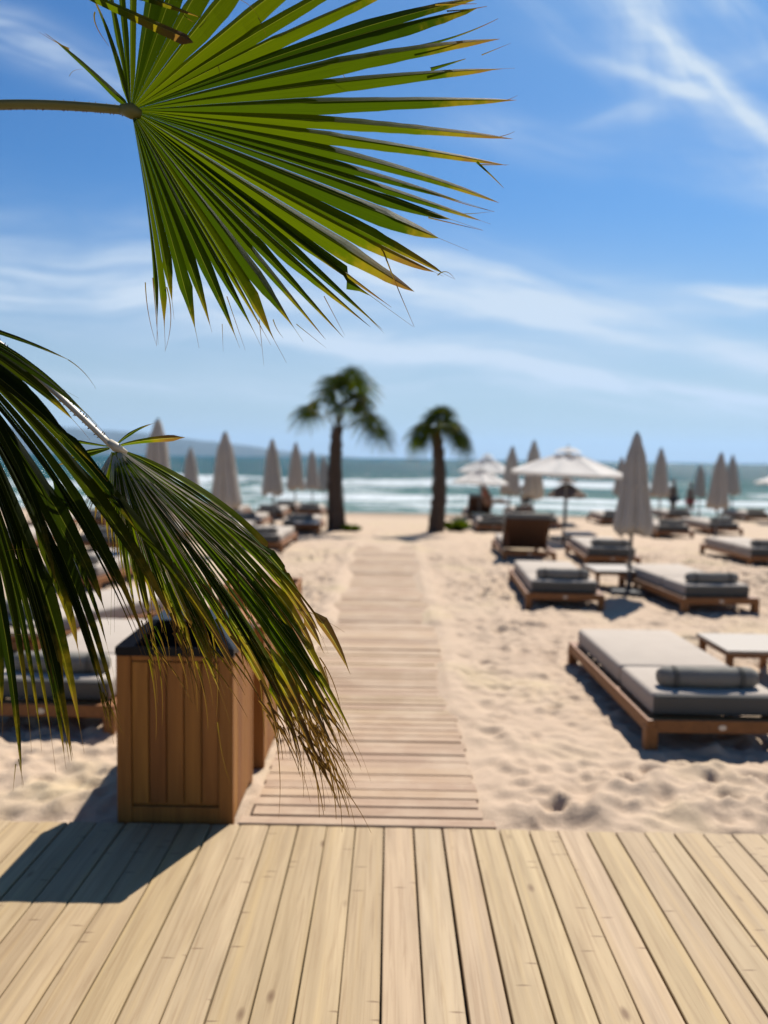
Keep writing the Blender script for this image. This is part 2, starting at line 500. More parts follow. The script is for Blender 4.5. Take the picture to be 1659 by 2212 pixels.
# ------------------------------------------------------------------ ground sheet
print('ground')
def nonuni(lo, hi, fine, d0, growth):
    """fine spacing inside (lo,hi) spreading outward"""
    xs = list(np.arange(lo, hi + 1e-6, fine))
    d = fine; x = xs[-1]; rgt = []
    while x < d0[1]:
        d *= growth; x += d; rgt.append(x)
    d = fine; x = lo; lft = []
    while x > d0[0]:
        d *= growth; x -= d; lft.append(x)
    return np.array(lft[::-1] + xs + rgt)

PATH_X0, PATH_X1 = -0.665, 0.49
PATH_Y0, PATH_Y1 = 3.63, 16.2
zgv = np.vectorize(zg)
stamps = [(random.uniform(-4.5, 6.5), random.uniform(3.7, 15), random.uniform(0.07, 0.12), random.uniform(0.10, 0.19), random.uniform(0, 3.14), random.uniform(0.014, 0.034)) for _ in range(650)] + [(random.uniform(-4.5, 6.5), 3.65 + 11 * random.random() ** 1.25, random.uniform(0.028, 0.055), random.uniform(0.04, 0.10), random.uniform(0, 3.14), random.uniform(0.012, 0.026)) for _ in range(6500)]
def sand_z(X, Y):
    Z = zgv(Y[:, 0])[:, None] + 0 * X
    near = np.exp(-np.maximum(0, Y - 12) / 12.0)
    b = (fbm(X * 1.3, Y * 1.3, 3, 3) - 0.5) * 0.055
    r1 = np.abs(fbm(X * 2.4 + 5, Y * 3.2, 3, 11) - 0.5) * 2
    d = (0.40 - r1) * 0.045
    s = (fbm(X * 7, Y * 9, 4, 21, 0.6) - 0.5) * 0.046
    Zb = b + d + s
    xs_, ys_ = X[0], Y[:, 0]
    for (cx, cy, ra, rb, th, dep) in stamps:
        i0, i1 = np.searchsorted(xs_, (cx - 0.45, cx + 0.45)); j0, j1 = np.searchsorted(ys_, (cy - 0.45, cy + 0.45))
        if i1 <= i0 or j1 <= j0: continue
        xx = X[j0:j1, i0:i1] - cx; yy = Y[j0:j1, i0:i1] - cy
        u = xx * math.cos(th) + yy * math.sin(th); w = -xx * math.sin(th) + yy * math.cos(th)
        q = (u / ra) ** 2 + (w / rb) ** 2
        Zb[j0:j1, i0:i1] += -dep * np.exp(-q) + 0.45 * dep * np.exp(-(np.sqrt(q) - 1.7) ** 2 * 3)
    Zb = Zb * (0.58 + 0.80 * np.clip((fbm(X * 0.55 + 2, Y * 0.55, 3, 51) - 0.3) / 0.35, 0, 1)) * 1.0
    # trodden flat where the walkway and the deck lie
    wx = np.clip((np.maximum(PATH_X0 - X, X - PATH_X1) - 0.0) / 0.25, 0, 1)
    wy = np.clip((Y - (PATH_Y1 - 0.6)) / 1.2, 0, 1)
    flat = np.maximum(wx, wy)
    dk = np.clip((Y - 3.6) / 0.35, 0, 1)
    low = (1 - flat) * 0.010
    edge = np.exp(-((np.minimum(np.abs(X - PATH_X0 + 0.10), np.abs(X - PATH_X1 - 0.10))) / 0.09) ** 2) * 0.022 * np.clip((Y - 4.2) / 3, 0, 1) * np.clip((PATH_Y1 + 1 - Y), 0, 1)
    shore = np.clip((31 - Y) / 4, 0.05, 1)
    Z = Z + (Zb * (0.25 + 0.75 * near) * (0.12 + 0.88 * flat) * shore + low + edge) * dk - (1 - dk) * 0.05
    cov = np.clip((Y - 14.0 - 1.4 * fbm(X * 2.5, Y * 2.0, 3, 71)) / 2.2, 0, 1) * (1 - flat)
    Z = Z + cov * 0.075
    drift = (1 - flat) * np.clip(1 - np.minimum(X - PATH_X0, PATH_X1 - X) / 0.16, 0, 1) * np.clip((fbm(X * 0 + 3, Y * 1.4, 3, 33) - 0.42) / 0.2, 0, 1) * np.clip((Y - 4.3) / 2, 0, 1)
    Z = Z + drift * 0.055
    return Z
xs = nonuni(-4.6, 6.2, 0.024, (-400, 400), 1.06)
ys1 = np.concatenate([np.array([-60, -20, -5, 0, 2.0, 3.0, 3.4]), np.arange(3.5, 8, 0.024), np.arange(8, 17, 0.045), np.arange(17, 34, 0.15), np.arange(34, 60, 1.5), np.array([80, 120])])
o = grid_mesh('sand', xs, ys1, sand_z, M['sand'])
o['kind'] = 'structure'

# ------------------------------------------------------------------ sea
def mat_sea():
    m, t, b, out = material('sea_water')
    p = geo_pos(t)
    s = t.sep(p)
    x, y = s[0], s[1]
    at_ = t.node('ShaderNodeAttribute', attribute_name='foam')
    foam_h = t.sep(at_.outputs['Vector'])[0]
    deep = t.mapr(y, 35, 150, 0.0, 1.0)
    c = t.ramp(deep, [(0.0, (0.10, 0.18, 0.165)), (0.22, (0.025, 0.10, 0.105)), (0.5, (0.012, 0.070, 0.088)), (1.0, (0.012, 0.062, 0.086))])
    pm = t.noise(t.mapping(p, scale=(0.02, 0.06, 1)), 1.0, 4, 0.6)
    c = t.mix(t.mapr(pm, 0.4, 0.65, 0.0, 0.5), c, (0.012, 0.075, 0.085))
    fn = t.noise(t.mapping(p, scale=(0.5, 1.3, 1)), 1.5, 6, 0.7, 0.6)
    f = t.math('ADD', foam_h, t.math('MULTIPLY', t.math('SUBTRACT', fn, 0.5), 1.5))
    f = t.mapr(f, 0.50, 0.86, 0.0, 1.0, smooth=True)
    c = t.mix(f, c, (0.60, 0.64, 0.65))
    rough = t.math('ADD', t.math('MULTIPLY', f, 0.6), 0.22)
    h = t.math('ADD', t.noise(t.mapping(p, scale=(0.6, 1.2, 1)), 1.2, 6, 0.65), t.math('MULTIPLY', fn, 0.3))
    nm = t.bump(h, 1.0, 0.6)
    t.n.remove(b)
    df = t.node('ShaderNodeBsdfDiffuse'); gl = t.node('ShaderNodeBsdfGlossy')
    t.l.new(c, df.inputs['Color']); t.l.new(nm, df.inputs['Normal']); t.l.new(nm, gl.inputs['Normal'])
    t.l.new(rough, gl.inputs['Roughness'])
    mx = t.node('ShaderNodeMixShader')
    t.l.new(t.mapr(f, 0.0, 1.0, 0.055, 0.02), mx.inputs[0])
    t.l.new(df.outputs[0], mx.inputs[1]); t.l.new(gl.outputs[0], mx.inputs[2]); t.l.new(mx.outputs[0], out.inputs[0])
    return m
M['sea'] = mat_sea()
crests = [(31.6, 0.04, 0.5, 1.00), (35.5, 0.10, 1.1, 1.0), (41, 0.25, 1.6, 0.95), (50, 0.42, 2.0, 0.80), (63, 0.5, 2.6, 0.95), (78, 0.45, 3.0, 0.50), (95, 0.35, 3.0, 0.28)]
def sea_fields(X, Y):
    Z = np.full_like(X, SEA_Z); Fm = np.zeros_like(X)
    for k, (cy, a, w, fa) in enumerate(crests):
        yc = cy + (fbm(X * 0.035 + k * 7, X * 0 + k, 3, 40 + k) - 0.5) * cy * 0.16
        amp = a * (0.25 + 1.3 * np.clip(fbm(X * 0.05 + 3.1 * k, X * 0 + 5.0 * k, 3, 60 + k) - 0.15, 0, 1))
        dy = Y - yc
        Z += amp * np.exp(-np.where(dy < 0, (dy / (w * 0.55)) ** 2, (dy / (w * 1.6)) ** 2))
        fa2 = fa * np.clip(0.55 + 1.5 * (fbm(X * 0.07 + 9 * k, X * 0, 3, 80 + k) - 0.35), 0, 1.1)
        Fm = np.maximum(Fm, fa2 * np.exp(-np.where(dy > 0, (dy / (w * 0.5)) ** 2, (dy / (w * 2.0)) ** 2)))
    far = np.clip((Y - 60) / 60, 0, 1)
    Z += (fbm(X * 0.05, Y * 0.12, 3, 5) - 0.5) * 0.9 * np.clip((Y - 40) / 40, 0, 1) * np.clip((900 - Y) / 500, 0, 1)
    Z += (fbm(X * 0.5, Y * 0.9, 3, 6) - 0.5) * 0.10 * np.clip((Y - 30) / 6, 0, 1) * np.clip((200 - Y) / 100, 0, 1)
    wash = np.clip((41 - Y) / 9, 0, 1) * 0.55
    Fm = np.maximum(Fm, wash)
    return Z, Fm
sx = nonuni(-40, 40, 0.45, (-16000, 16000), 1.09)
sy = [29.0]
while sy[-1] < 16000:
    sy.append(sy[-1] + max(0.16, (sy[-1] - 20) * 0.011) * (1 if sy[-1] < 300 else 4))
sy = np.array(sy)
sea = grid_mesh('sea', sx, sy, lambda X, Y: sea_fields(X, Y)[0], M['sea'])
Xs, Ys = np.meshgrid(sx, sy)
fo = sea_fields(Xs, Ys)[1].ravel().astype(np.float32)
a_ = sea.data.attributes.new('foam', 'FLOAT_VECTOR', 'POINT')
a_.data.foreach_set('vector', np.stack([fo, fo, fo], -1).ravel())
sea['kind'] = 'structure'

# ------------------------------------------------------------------ distant hills
def mat_hill():
    m, t, b, out = material('hill_scrub')
    p = geo_pos(t)
    n = t.noise(p, 0.006, 6, 0.6)
    c = t.ramp(n, [(0.35, (0.025, 0.04, 0.028)), (0.6, (0.045, 0.055, 0.04)), (0.75, (0.08, 0.07, 0.055))])
    setp(t, b, col=c, rough=0.95, spec=0.1)
    return m
M['hill'] = mat_hill()
HD = 6500.0
prof = [(-1200, 905), (-700, 895), (-300, 915), (0, 922), (90, 922), (160, 928), (230, 932), (300, 934), (360, 940), (430, 949), (500, 958), (570, 968), (640, 976), (710, 983), (770, 988)]
hx = [at(px, 990, HD).x for px, _ in prof]; hz = [max(0, at(px, py, HD).z) for px, py in prof]
def hill_z(X, Y):
    base = np.interp(X, hx, hz, left=hz[0], right=0)
    base = np.where(X > hx[-1], -6, base)
    v = (Y - HD) / 900.0
    prof_ = np.clip(1 - v ** 2, 0, 1)
    rel = 0.82 + 0.36 * fbm(X / 420, Y / 420, 5, 91)
    return base * prof_ * rel - 4 * (1 - prof_) - 3
hills = grid_mesh('hills', np.linspace(-9500, hx[-1] + 150, 300), np.linspace(HD - 1000, HD + 1000, 50), hill_z, M['hill'])
hills['kind'] = 'structure'

# ------------------------------------------------------------------ deck (planks run away from the camera)
print('deck')
EDGE_Y = 3.60
bm = bmesh.new()
PITCH_W = 0.1392
X0 = ground(826, 2000, 0.0).x
k = -26
rr = random.Random(5)
while k < 34:
    xl = X0 + k * PITCH_W
    gap = rr.choice([0.0045, 0.005, 0.006, 0.007, 0.0045]) + (0.003 if k in (1, 2, 3) else 0)
    w = PITCH_W - gap
    x0 = xl + gap * 0.5 + rr.uniform(-0.001, 0.001)
    n = 60
    # slightly wandering board edges and a soft rounded arris
    ph = rr.uniform(0, 6); dz = rr.uniform(-0.0015, 0.0015)
    prev = None
    ysd = [-4.0 + (EDGE_Y + 4.0) * i / 40 for i in range(41)]
    ysd[-1] = EDGE_Y + rr.uniform(-0.004, 0.004)
    for yy in ysd:
        wob = 0.0012 * math.sin(yy * 1.7 + ph)
        a, b_ = x0 + wob, x0 + w + wob
        crown = 0.0008
        pts = [(a, -0.03), (a, dz - 0.004), (a + 0.003, dz - 0.0008), ((a + b_) / 2, dz + crown), (b_ - 0.003, dz - 0.0008), (b_, dz - 0.004), (b_, -0.03)]
        ring = [bm.verts.new((px_, yy, pz_)) for px_, pz_ in pts]
        if prev:
            for q in range(6): bm.faces.new((prev[q], prev[q + 1], ring[q + 1], ring[q]))
        prev = ring
    bm.faces.new(prev)
    k += 1
deck = obj('wooden_deck', bm, M['deck']); deck['kind'] = 'structure'
# under-deck bearers so the gaps look dark
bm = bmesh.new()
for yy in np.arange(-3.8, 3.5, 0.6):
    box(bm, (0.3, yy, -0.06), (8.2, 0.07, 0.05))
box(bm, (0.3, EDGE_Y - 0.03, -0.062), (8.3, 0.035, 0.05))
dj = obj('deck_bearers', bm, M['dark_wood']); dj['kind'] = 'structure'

# ------------------------------------------------------------------ roll-out boardwalk (cross slats)
bm = bmesh.new()
yy = PATH_Y0
i = 0
rr = random.Random(9)
while yy < PATH_Y1:
    d = 0.092
    zc = zg(yy) + 0.022
    sag = 0.006 * math.sin(yy * 2.1) + 0.004 * math.sin(yy * 5.3)
    if i == 0:
        box(bm, ((PATH_X0 + PATH_X1) / 2, yy + 0.02, -0.012), (PATH_X1 - PATH_X0 + 0.10, 0.075, 0.035), bevel=0.005)
        yy += 0.105
    else:
        xo = rr.uniform(-0.012, 0.012)
        box(bm, ((PATH_X0 + PATH_X1) / 2 + xo, yy + d / 2, zc + sag + rr.uniform(-0.003, 0.003)), (PATH_X1 - PATH_X0, d, 0.024), rz=rr.uniform(-0.003, 0.003), bevel=0.003, rx=rr.uniform(-0.02, 0.02))
        yy += 0.106
    i += 1
bw = obj('boardwalk', bm, M['path']); bw['kind'] = 'structure'

# ------------------------------------------------------------------ bins
print('bins')
def make_bin(label):
    W, D, Ht = 0.565, 0.54, 0.85
    t_ = thing('litter_bin', label, 'litter bin', group='wooden litter bins beside the boardwalk')
    iw = W - 0.14
    for sx_ in (-1, 1):
        for sy_ in (0, 1):
            bmp = bmesh.new()
            box(bmp, (sx_ * (W / 2 - 0.035), 0.0225 + sy_ * (D - 0.045), Ht / 2), (0.07, 0.045, Ht - 0.01), bevel=0.003)
            obj('corner_post', bmp, M['bin_wood'], t_)
    nb = 5
    for nm, yc in (('front_boards', 0.018), ('back_boards', D - 0.018)):
        bmf = bmesh.new()
        for q in range(nb):
            box(bmf, (-iw / 2 + iw * (q + 0.5) / nb, yc, (Ht + 0.10) / 2 - 0.01), (iw / nb - 0.007, 0.02, Ht - 0.15), bevel=0.003)
        box(bmf, (0, yc + (0.013 if yc < 0.1 else -0.013), Ht / 2), (iw + 0.01, 0.006, Ht - 0.08))
        obj(nm, bmf, M['bin_wood'], t_)
    idp = D - 0.09
    ns = 5
    for sx_ in (-1, 1):
        bms = bmesh.new()
        for q in range(ns):
            box(bms, (sx_ * (W / 2 - 0.012), 0.045 + idp * (q + 0.5) / ns, Ht / 2 + 0.01), (0.018, idp / ns - 0.004, Ht - 0.04), bevel=0.003)
        box(bms, (sx_ * (W / 2 - 0.025), 0.045 + idp / 2, Ht / 2), (0.006, idp, Ht - 0.08))
        obj('side_boards', bms, M['bin_wood'], t_)
    for yc in (0.020, D - 0.020):
        for zc_, hh in ((0.055, 0.085), (Ht - 0.016, 0.026)):
            bmr = bmesh.new()
            box(bmr, (0, yc, zc_), (iw - 0.002, 0.028, hh), bevel=0.003)
            obj('cross_rail', bmr, M['bin_wood'], t_)
    # black plastic lid: rim, sloping sides, opening in the front slope
    bl = bmesh.new()
    a, z0, z1, z2 = W / 2 + 0.004, Ht - 0.004, Ht + 0.038, Ht + 0.145
    yf, yb = -0.006, D + 0.006
    ti = 0.125
    def ring(x0, x1, ya, yb_, z): return [bl.verts.new((x0, ya, z)), bl.verts.new((x1, ya, z)), bl.verts.new((x1, yb_, z)), bl.verts.new((x0, yb_, z))]
    r0 = ring(-a, a, yf, yb, z0); r1 = ring(-a, a, yf, yb, z1); r2 = ring(-a + ti, a - ti, yf + ti + 0.02, yb - ti, z2)
    for q in range(4):
        bl.faces.new((r0[q], r0[(q + 1) % 4], r1[(q + 1) % 4], r1[q]))
        if q != 0: bl.faces.new((r1[q], r1[(q + 1) % 4], r2[(q + 1) % 4], r2[q]))
    bl.faces.new(r2)
    bl.faces.new(list(reversed(r0)))
    # front slope with a wide opening
    A, B, C_, D_ = r1[0].co, r1[1].co, r2[1].co, r2[0].co
    def lerp2(u, v): return (A.lerp(B, u)).lerp(D_.lerp(C_, u), v)
    us, vs_ = [0, 0.16, 0.90, 1], [0, 0.05, 0.93, 1]
    gv = [[bl.verts.new(lerp2(u, v)) for u in us] for v in vs_]
    for j in range(3):
        for q in range(3):
            if j == 1 and q == 1: continue
            bl.faces.new((gv[j][q], gv[j][q + 1], gv[j + 1][q + 1], gv[j + 1][q]))
    inner = [gv[1][1], gv[1][2], gv[2][2], gv[2][1]]
    deep = [bl.verts.new(v.co + Vector((0, 0.10, -0.10))) for v in inner]
    for q in range(4): bl.faces.new((inner[q], inner[(q + 1) % 4], deep[(q + 1) % 4], deep[q]))
    bl.faces.new(deep)
    bmesh.ops.remove_doubles(bl, verts=bl.verts, dist=0.0005)
    bmesh.ops.bevel(bl, geom=[e for e in bl.edges if len(e.link_faces) == 2 and e.calc_face_angle(0) > 0.3], offset=0.005, segments=2, affect='EDGES')
    obj('lid', bl, M['black'], t_)
    return t_
b1 = make_bin('large slatted wooden litter bin with black lid, standing at the deck edge')
bp = ground(500, 1797, -0.03)
b1.location = (bp.x - 0.2825, EDGE_Y + 0.025, -0.03)
b1['group'] = 'wooden boxes in line beside the boardwalk'
for i, (yy_, lab) in enumerate([(4.36, 'second wooden box, standing directly behind the black lidded bin'), (5.62, 'third wooden box, farthest up the boardwalk behind the drooping palm leaf')]):
    c = copy_tree(b1); c['label'] = lab; c['category'] = 'wooden box'; c.name = 'wooden_box'
    for ch in list(c.children):
        if ch.name.startswith('lid'):
            c_par = ch; bpy.data.objects.remove(c_par)
    bt_ = bmesh.new(); box(bt_, (0, 0.27, 0.835), (0.42, 0.44, 0.02), bevel=0.003)
    obj('top_board', bt_, M['bin_wood'], c)
    c.location = (bp.x - 0.2825 + 0.03 + 0.01 * i, yy_, -0.04)

# ------------------------------------------------------------------ loungers
print('loungers')
LW, LL = 0.95, 2.08
def add_cushion(bm, c, s, r=0.03, puff=0.012, seed=0):
    nx, ny = 10, 20
    v0 = len(bm.verts)
    rr_ = bmesh.ops.create_cube(bm, size=1.0)
    vs = rr_['verts']
    for v in vs: v.co = Vector((v.co.x * s[0], v.co.y * s[1], v.co.z * s[2]))
    es = list({e for v in vs for e in v.link_edges})
    rb = bmesh.ops.bevel(bm, geom=es, offset=r, segments=4, profile=0.5, affect='EDGES')
    allv = list({v for f in rb['faces'] for v in f.verts} | {v for v in vs if v.is_valid})
    for v in allv: v.co += Vector(c)
def make_lounger(raised=False):
    t_ = thing('sun_lounger', 'x', 'sun lounger')
    # local: x 0..LW, y 0..LL, near (head) end at y=0
    bm = bmesh.new()
    zt = 0.205; rh = 0.085
    box(bm, (0.03, LL / 2, zt - rh / 2), (0.06, LL - 0.0, rh), bevel=0.006)
    box(bm, (LW - 0.03, LL / 2, zt - rh / 2), (0.06, LL - 0.0, rh), bevel=0.006)
    box(bm, (LW / 2, 0.035, zt - rh / 2 + 0.002), (LW - 0.122, 0.070, rh - 0.003), bevel=0.006)
    box(bm, (LW / 2, LL - 0.035, zt - rh / 2 + 0.002), (LW - 0.122, 0.070, rh - 0.003), bevel=0.006)
    fr = obj('frame', bm, M['rail'], t_)
    bb = bmesh.new()
    bmesh.ops.create_cone(bb, cap_ends=True, segments=20, radius1=0.017, radius2=0.017, depth=0.006)
    for v in bb.verts: v.co = Vector((v.co.x * 1.5, v.co.z, v.co.y)) + Vector((LW * 0.5, -0.002, zt - rh / 2))
    obj('badge', bb, M['badge'], fr)
    bs = bmesh.new()
    for q in range(12):
        yq = 0.10 + q * (LL - 0.2) / 11
        if raised and yq < 0.72: continue
        box(bs, (LW / 2, yq, zt - 0.022), (LW - 0.125, 0.07, 0.018))
    obj('slats', bs, M['rail'], t_)
    for sx_ in (0.033, LW - 0.033):
        for sy_ in (0.036, LL - 0.036):
            bl = bmesh.new()
            box(bl, (sx_, sy_, (zt - rh) / 2 + 0.02), (0.075, 0.080, zt - rh + 0.045), bevel=0.006)
            obj('leg', bl, M['rail'], t_)
    if not raised:
        bmx = bmesh.new()
        add_cushion(bmx, (LW / 2, 0.775 + (LL - 0.83) / 2, zt + 0.066), (LW - 0.12, LL - 0.86, 0.15), 0.035)
        add_cushion(bmx, (LW / 2, 0.105 + 0.335, zt + 0.067), (LW - 0.12, 0.665, 0.152), 0.035)
        mt = obj('mattress', bmx, M['mattress'], t_, smooth=True)
        bp_ = bmesh.new()
        add_cushion(bp_, (LW / 2, 0.112, zt + 0.066), (LW - 0.15, 0.04, 0.125), 0.018)
        obj('end_flap', bp_, M['grey'], t_, smooth=True)
        br = bmesh.new()
        n = 18
        pts = []; rad = []
        for q in range(n + 1):
            u = q / n
            pts.append((0.16 + (LW - 0.30) * u, 0.27 + 0.008 * math.sin(u * 9), zt + 0.142 + 0.062))
            e = min(u, 1 - u) * n
            rad.append(0.070 * (1 - 0.32 * math.exp(-e * 1.5)) * (1 + 0.02 * math.sin(u * 23)))
        tube(br, pts, rad, seg=20)
        bo = obj('bolster', br, M['bolster'], t_, smooth=True)
        for u in (0.15, 0.82):
            bst = bmesh.new()
            tube(bst, [(0.16 + (LW - 0.30) * u - 0.014, 0.27, zt + 0.204), (0.16 + (LW - 0.30) * u + 0.014, 0.27, zt + 0.204)], 0.0735, seg=20)
            obj('strap', bst, M['grey'], bo)
    else:
        bmx = bmesh.new()
        add_cushion(bmx, (LW / 2, 0.72 + (LL - 0.72) / 2 - 0.03, zt + 0.06), (LW - 0.10, LL - 0.80, 0.12), 0.03)
        obj('mattress', bmx, M['mattress'], t_, smooth=True)
        # backrest hinged at y=.72 leaning towards the head end
        for nm, th, off, mt_ in (('backrest', 0.035, 0.0, M['dark_wood']), ('back_cushion', 0.13, 0.085, M['bolster'])):
            bk = bmesh.new()
            ln = 0.74 if nm == 'backrest' else 0.78
            r_ = bmesh.ops.create_cube(bk, size=1.0)
            for v in bk.verts: v.co = Vector((v.co.x * (LW - 0.12), v.co.y * ln, v.co.z * th))
            bmesh.ops.bevel(bk, geom=list(bk.edges), offset=min(th * 0.3, 0.03), segments=3, affect='EDGES')
            ang = R(50)
            for v in bk.verts:
                y_, z_ = v.co.y - ln / 2, v.co.z + off
                v.co = Vector((v.co.x + LW / 2, 0.74 + y_ * math.cos(ang) + z_ * math.sin(ang), zt - y_ * math.sin(ang) + z_ * math.cos(ang)))
            obj(nm, bk, mt_, t_, smooth=(nm != 'backrest'))
        bpp = bmesh.new()
        tube(bpp, [(0.12, 0.30, zt - 0.02), (0.12, 0.48, zt + 0.33)], 0.016)
        obj('prop', bpp, M['rail'], t_); bpp = bmesh.new()
        tube(bpp, [(LW - 0.12, 0.30, zt - 0.02), (LW - 0.12, 0.48, zt + 0.33)], 0.016)
        obj('prop', bpp, M['rail'], t_)
    return t_
flat0 = make_lounger(False); raised0 = make_lounger(True)
used = {'flat': False, 'raised': False}
GR = 'sun loungers set out in rows on the sand'
def put_lounger(px, py, label, rz=0.0, kind='flat', anchor='L'):
    """px,py = where the near left (L) or near right (R) leg meets the sand"""
    src = flat0 if kind == 'flat' else raised0
    if used[kind]: o_ = copy_tree(src)
    else: o_ = src; used[kind] = True
    p = ground(px, py)
    off = Vector((0, 0, 0)) if anchor == 'L' else Vector((LW * math.cos(rz), LW * math.sin(rz), 0))
    o_.location = (p.x - off.x, p.y - off.y, zg(p.y + 0.8) - 0.0)
    o_.rotation_euler = (0, 0, rz)
    o_['label'] = label; o_['group'] = GR
    return o_
A = put_lounger(1396, 1624, 'large near sun lounger with rolled grey bolster at lower right, dark shadow below', R(0.5))
put_lounger(1136, 1316, 'sun lounger left of the low white table, under the tall closed parasol', R(-3))
put_lounger(1475, 1328, 'sun lounger just right of the tall closed parasol pole', R(4.5))
put_lounger(1086, 1214, 'sun lounger with raised backrest seen from behind, dark underside toward camera', R(-2), 'raised')
put_lounger(1262, 1226, 'brown sun lounger right behind the low white table, beside the raised one', R(-4))
put_lounger(1618, 1226, 'flat sun lounger cut by the right edge, behind the one by the tall parasol', R(1))
put_lounger(1418, 1163, 'sun lounger just right of the bottom of the tall closed parasol', R(2))
put_lounger(1530, 1156, 'sun lounger under the squat closed parasol at far right', R(2))
put_lounger(1028, 1150, 'pale sun lounger beside the green bush of the right palm', R(-3))
put_lounger(1140, 1142, 'sun lounger with pale mattress under the big open white parasol', R(-2))
put_lounger(1298, 1134, 'small far sun lounger between the open parasol and tall closed parasol', R(-2))
put_lounger(1612, 1127, 'farthest right sun lounger at the water edge', R(2))
put_lounger(1010, 1122, 'far sun lounger below the two small open parasols', R(0), 'raised')
put_lounger(1105, 1119, 'far sun lounger where someone sits, left of the big open parasol', R(0))
put_lounger(1440, 1126, 'far sun lounger in front of the bathers', R(0))
put_lounger(1370, 1114, 'far sun lounger behind the tall closed parasol', R(0))
put_lounger(246, 1592, 'near left sun lounger behind the palm leaf, partly behind the bin', R(-1), anchor='R')
put_lounger(52, 1440, 'sun lounger at left picture edge beside the low left table', R(-28), anchor='R')
put_lounger(212, 1283, 'sun lounger on the left seen between dark palm blades, orange wood end', R(-7), anchor='R')
put_lounger(262, 1196, 'left middle sun lounger directly behind the orange ended one', R(-4), anchor='R')
put_lounger(40, 1200, 'left sun lounger behind the dark palm blades near picture edge', R(-4), anchor='R')
put_lounger(610, 1194, 'sun lounger with pale mattress just left of the boardwalk end', R(-1), anchor='R')
put_lounger(686, 1153, 'sun lounger against the left palm trunk', R(0), anchor='R')
put_lounger(640, 1108, 'far sun lounger at the surf edge, left of the left palm', R(0), anchor='R')
put_lounger(462, 1112, 'far sun lounger at the surf edge beside the hanging leaf', R(0), anchor='R')
put_lounger(520, 1174, 'sun lounger behind the edge of the hanging leaf, next to the pale one', R(-1), anchor='R')
put_lounger(560, 1146, 'sun lounger behind the pale one left of the boardwalk', R(0), anchor='R')
put_lounger(470, 1150, 'sun lounger at the foot of the large closed left parasol', R(0), anchor='R')
put_lounger(610, 1122, 'far sun lounger under the second closed parasol from the left palm', R(0), anchor='R')
put_lounger(696, 1116, 'far sun lounger directly left of the left palm trunk', R(0), anchor='R')
put_lounger(520, 1120, 'far sun lounger near the surf behind the large left closed parasol', R(0), anchor='R')
put_lounger(330, 1150, 'sun lounger hidden behind the palm leaf hub, left side', R(0), anchor='R')
put_lounger(230, 1140, 'far left sun lounger seen through gaps in the palm blades', R(0), anchor='R')
put_lounger(120, 1150, 'far left sun lounger near picture edge behind dark blades', R(0), 'raised', anchor='R')
put_lounger(380, 1180, 'sun lounger behind the hanging palm leaf, left of the bins', R(-2), anchor='R')

# ------------------------------------------------------------------ tables
def make_table():
    t_ = thing('side_table', 'x', 'side table', group='low side tables between the loungers')
    bm = bmesh.new(); box(bm, (0, 0, 0.285), (0.64, 0.64, 0.03), bevel=0.006)
    obj('table_top', bm, M['table_top'], t_)
    bm = bmesh.new()
    for s_ in (-1, 1):
        box(bm, (s_ * 0.27, 0, 0.25), (0.03, 0.50, 0.04)); box(bm, (0, s_ * 0.27, 0.25), (0.50, 0.03, 0.04))
    obj('apron', bm, M['rail'], t_)
    for sx_ in (-1, 1):
        for sy_ in (-1, 1):
            bm = bmesh.new(); box(bm, (sx_ * 0.275, sy_ * 0.275, 0.13), (0.05, 0.05, 0.28), bevel=0.004)
            obj('leg', bm, M['rail'], t_)
    return t_
tb0 = make_table()
for i, (x_, y_, rz, lab) in enumerate([
        (3.10, 6.55, 0, 'low table cut by the right edge, beside the large near lounger'),
        (ground(1318, 1270).x, ground(1318, 1270).y, R(2), 'low white topped table between two loungers under the tall closed parasol'),
        (-3.32, 6.75, R(4), 'low table at the left picture edge behind the dark palm blades'),
        (ground(1250, 1180).x, ground(1250, 1180).y, 0, 'small table right of the raised lounger back'),
        (ground(720, 1160).x - 0.7, 19.0, 0, 'small table between the far loungers left of the left palm')]):
    o_ = tb0 if i == 0 else copy_tree(tb0)
    o_.location = (x_, y_, zg(y_)); o_.rotation_euler = (0, 0, rz); o_['label'] = lab

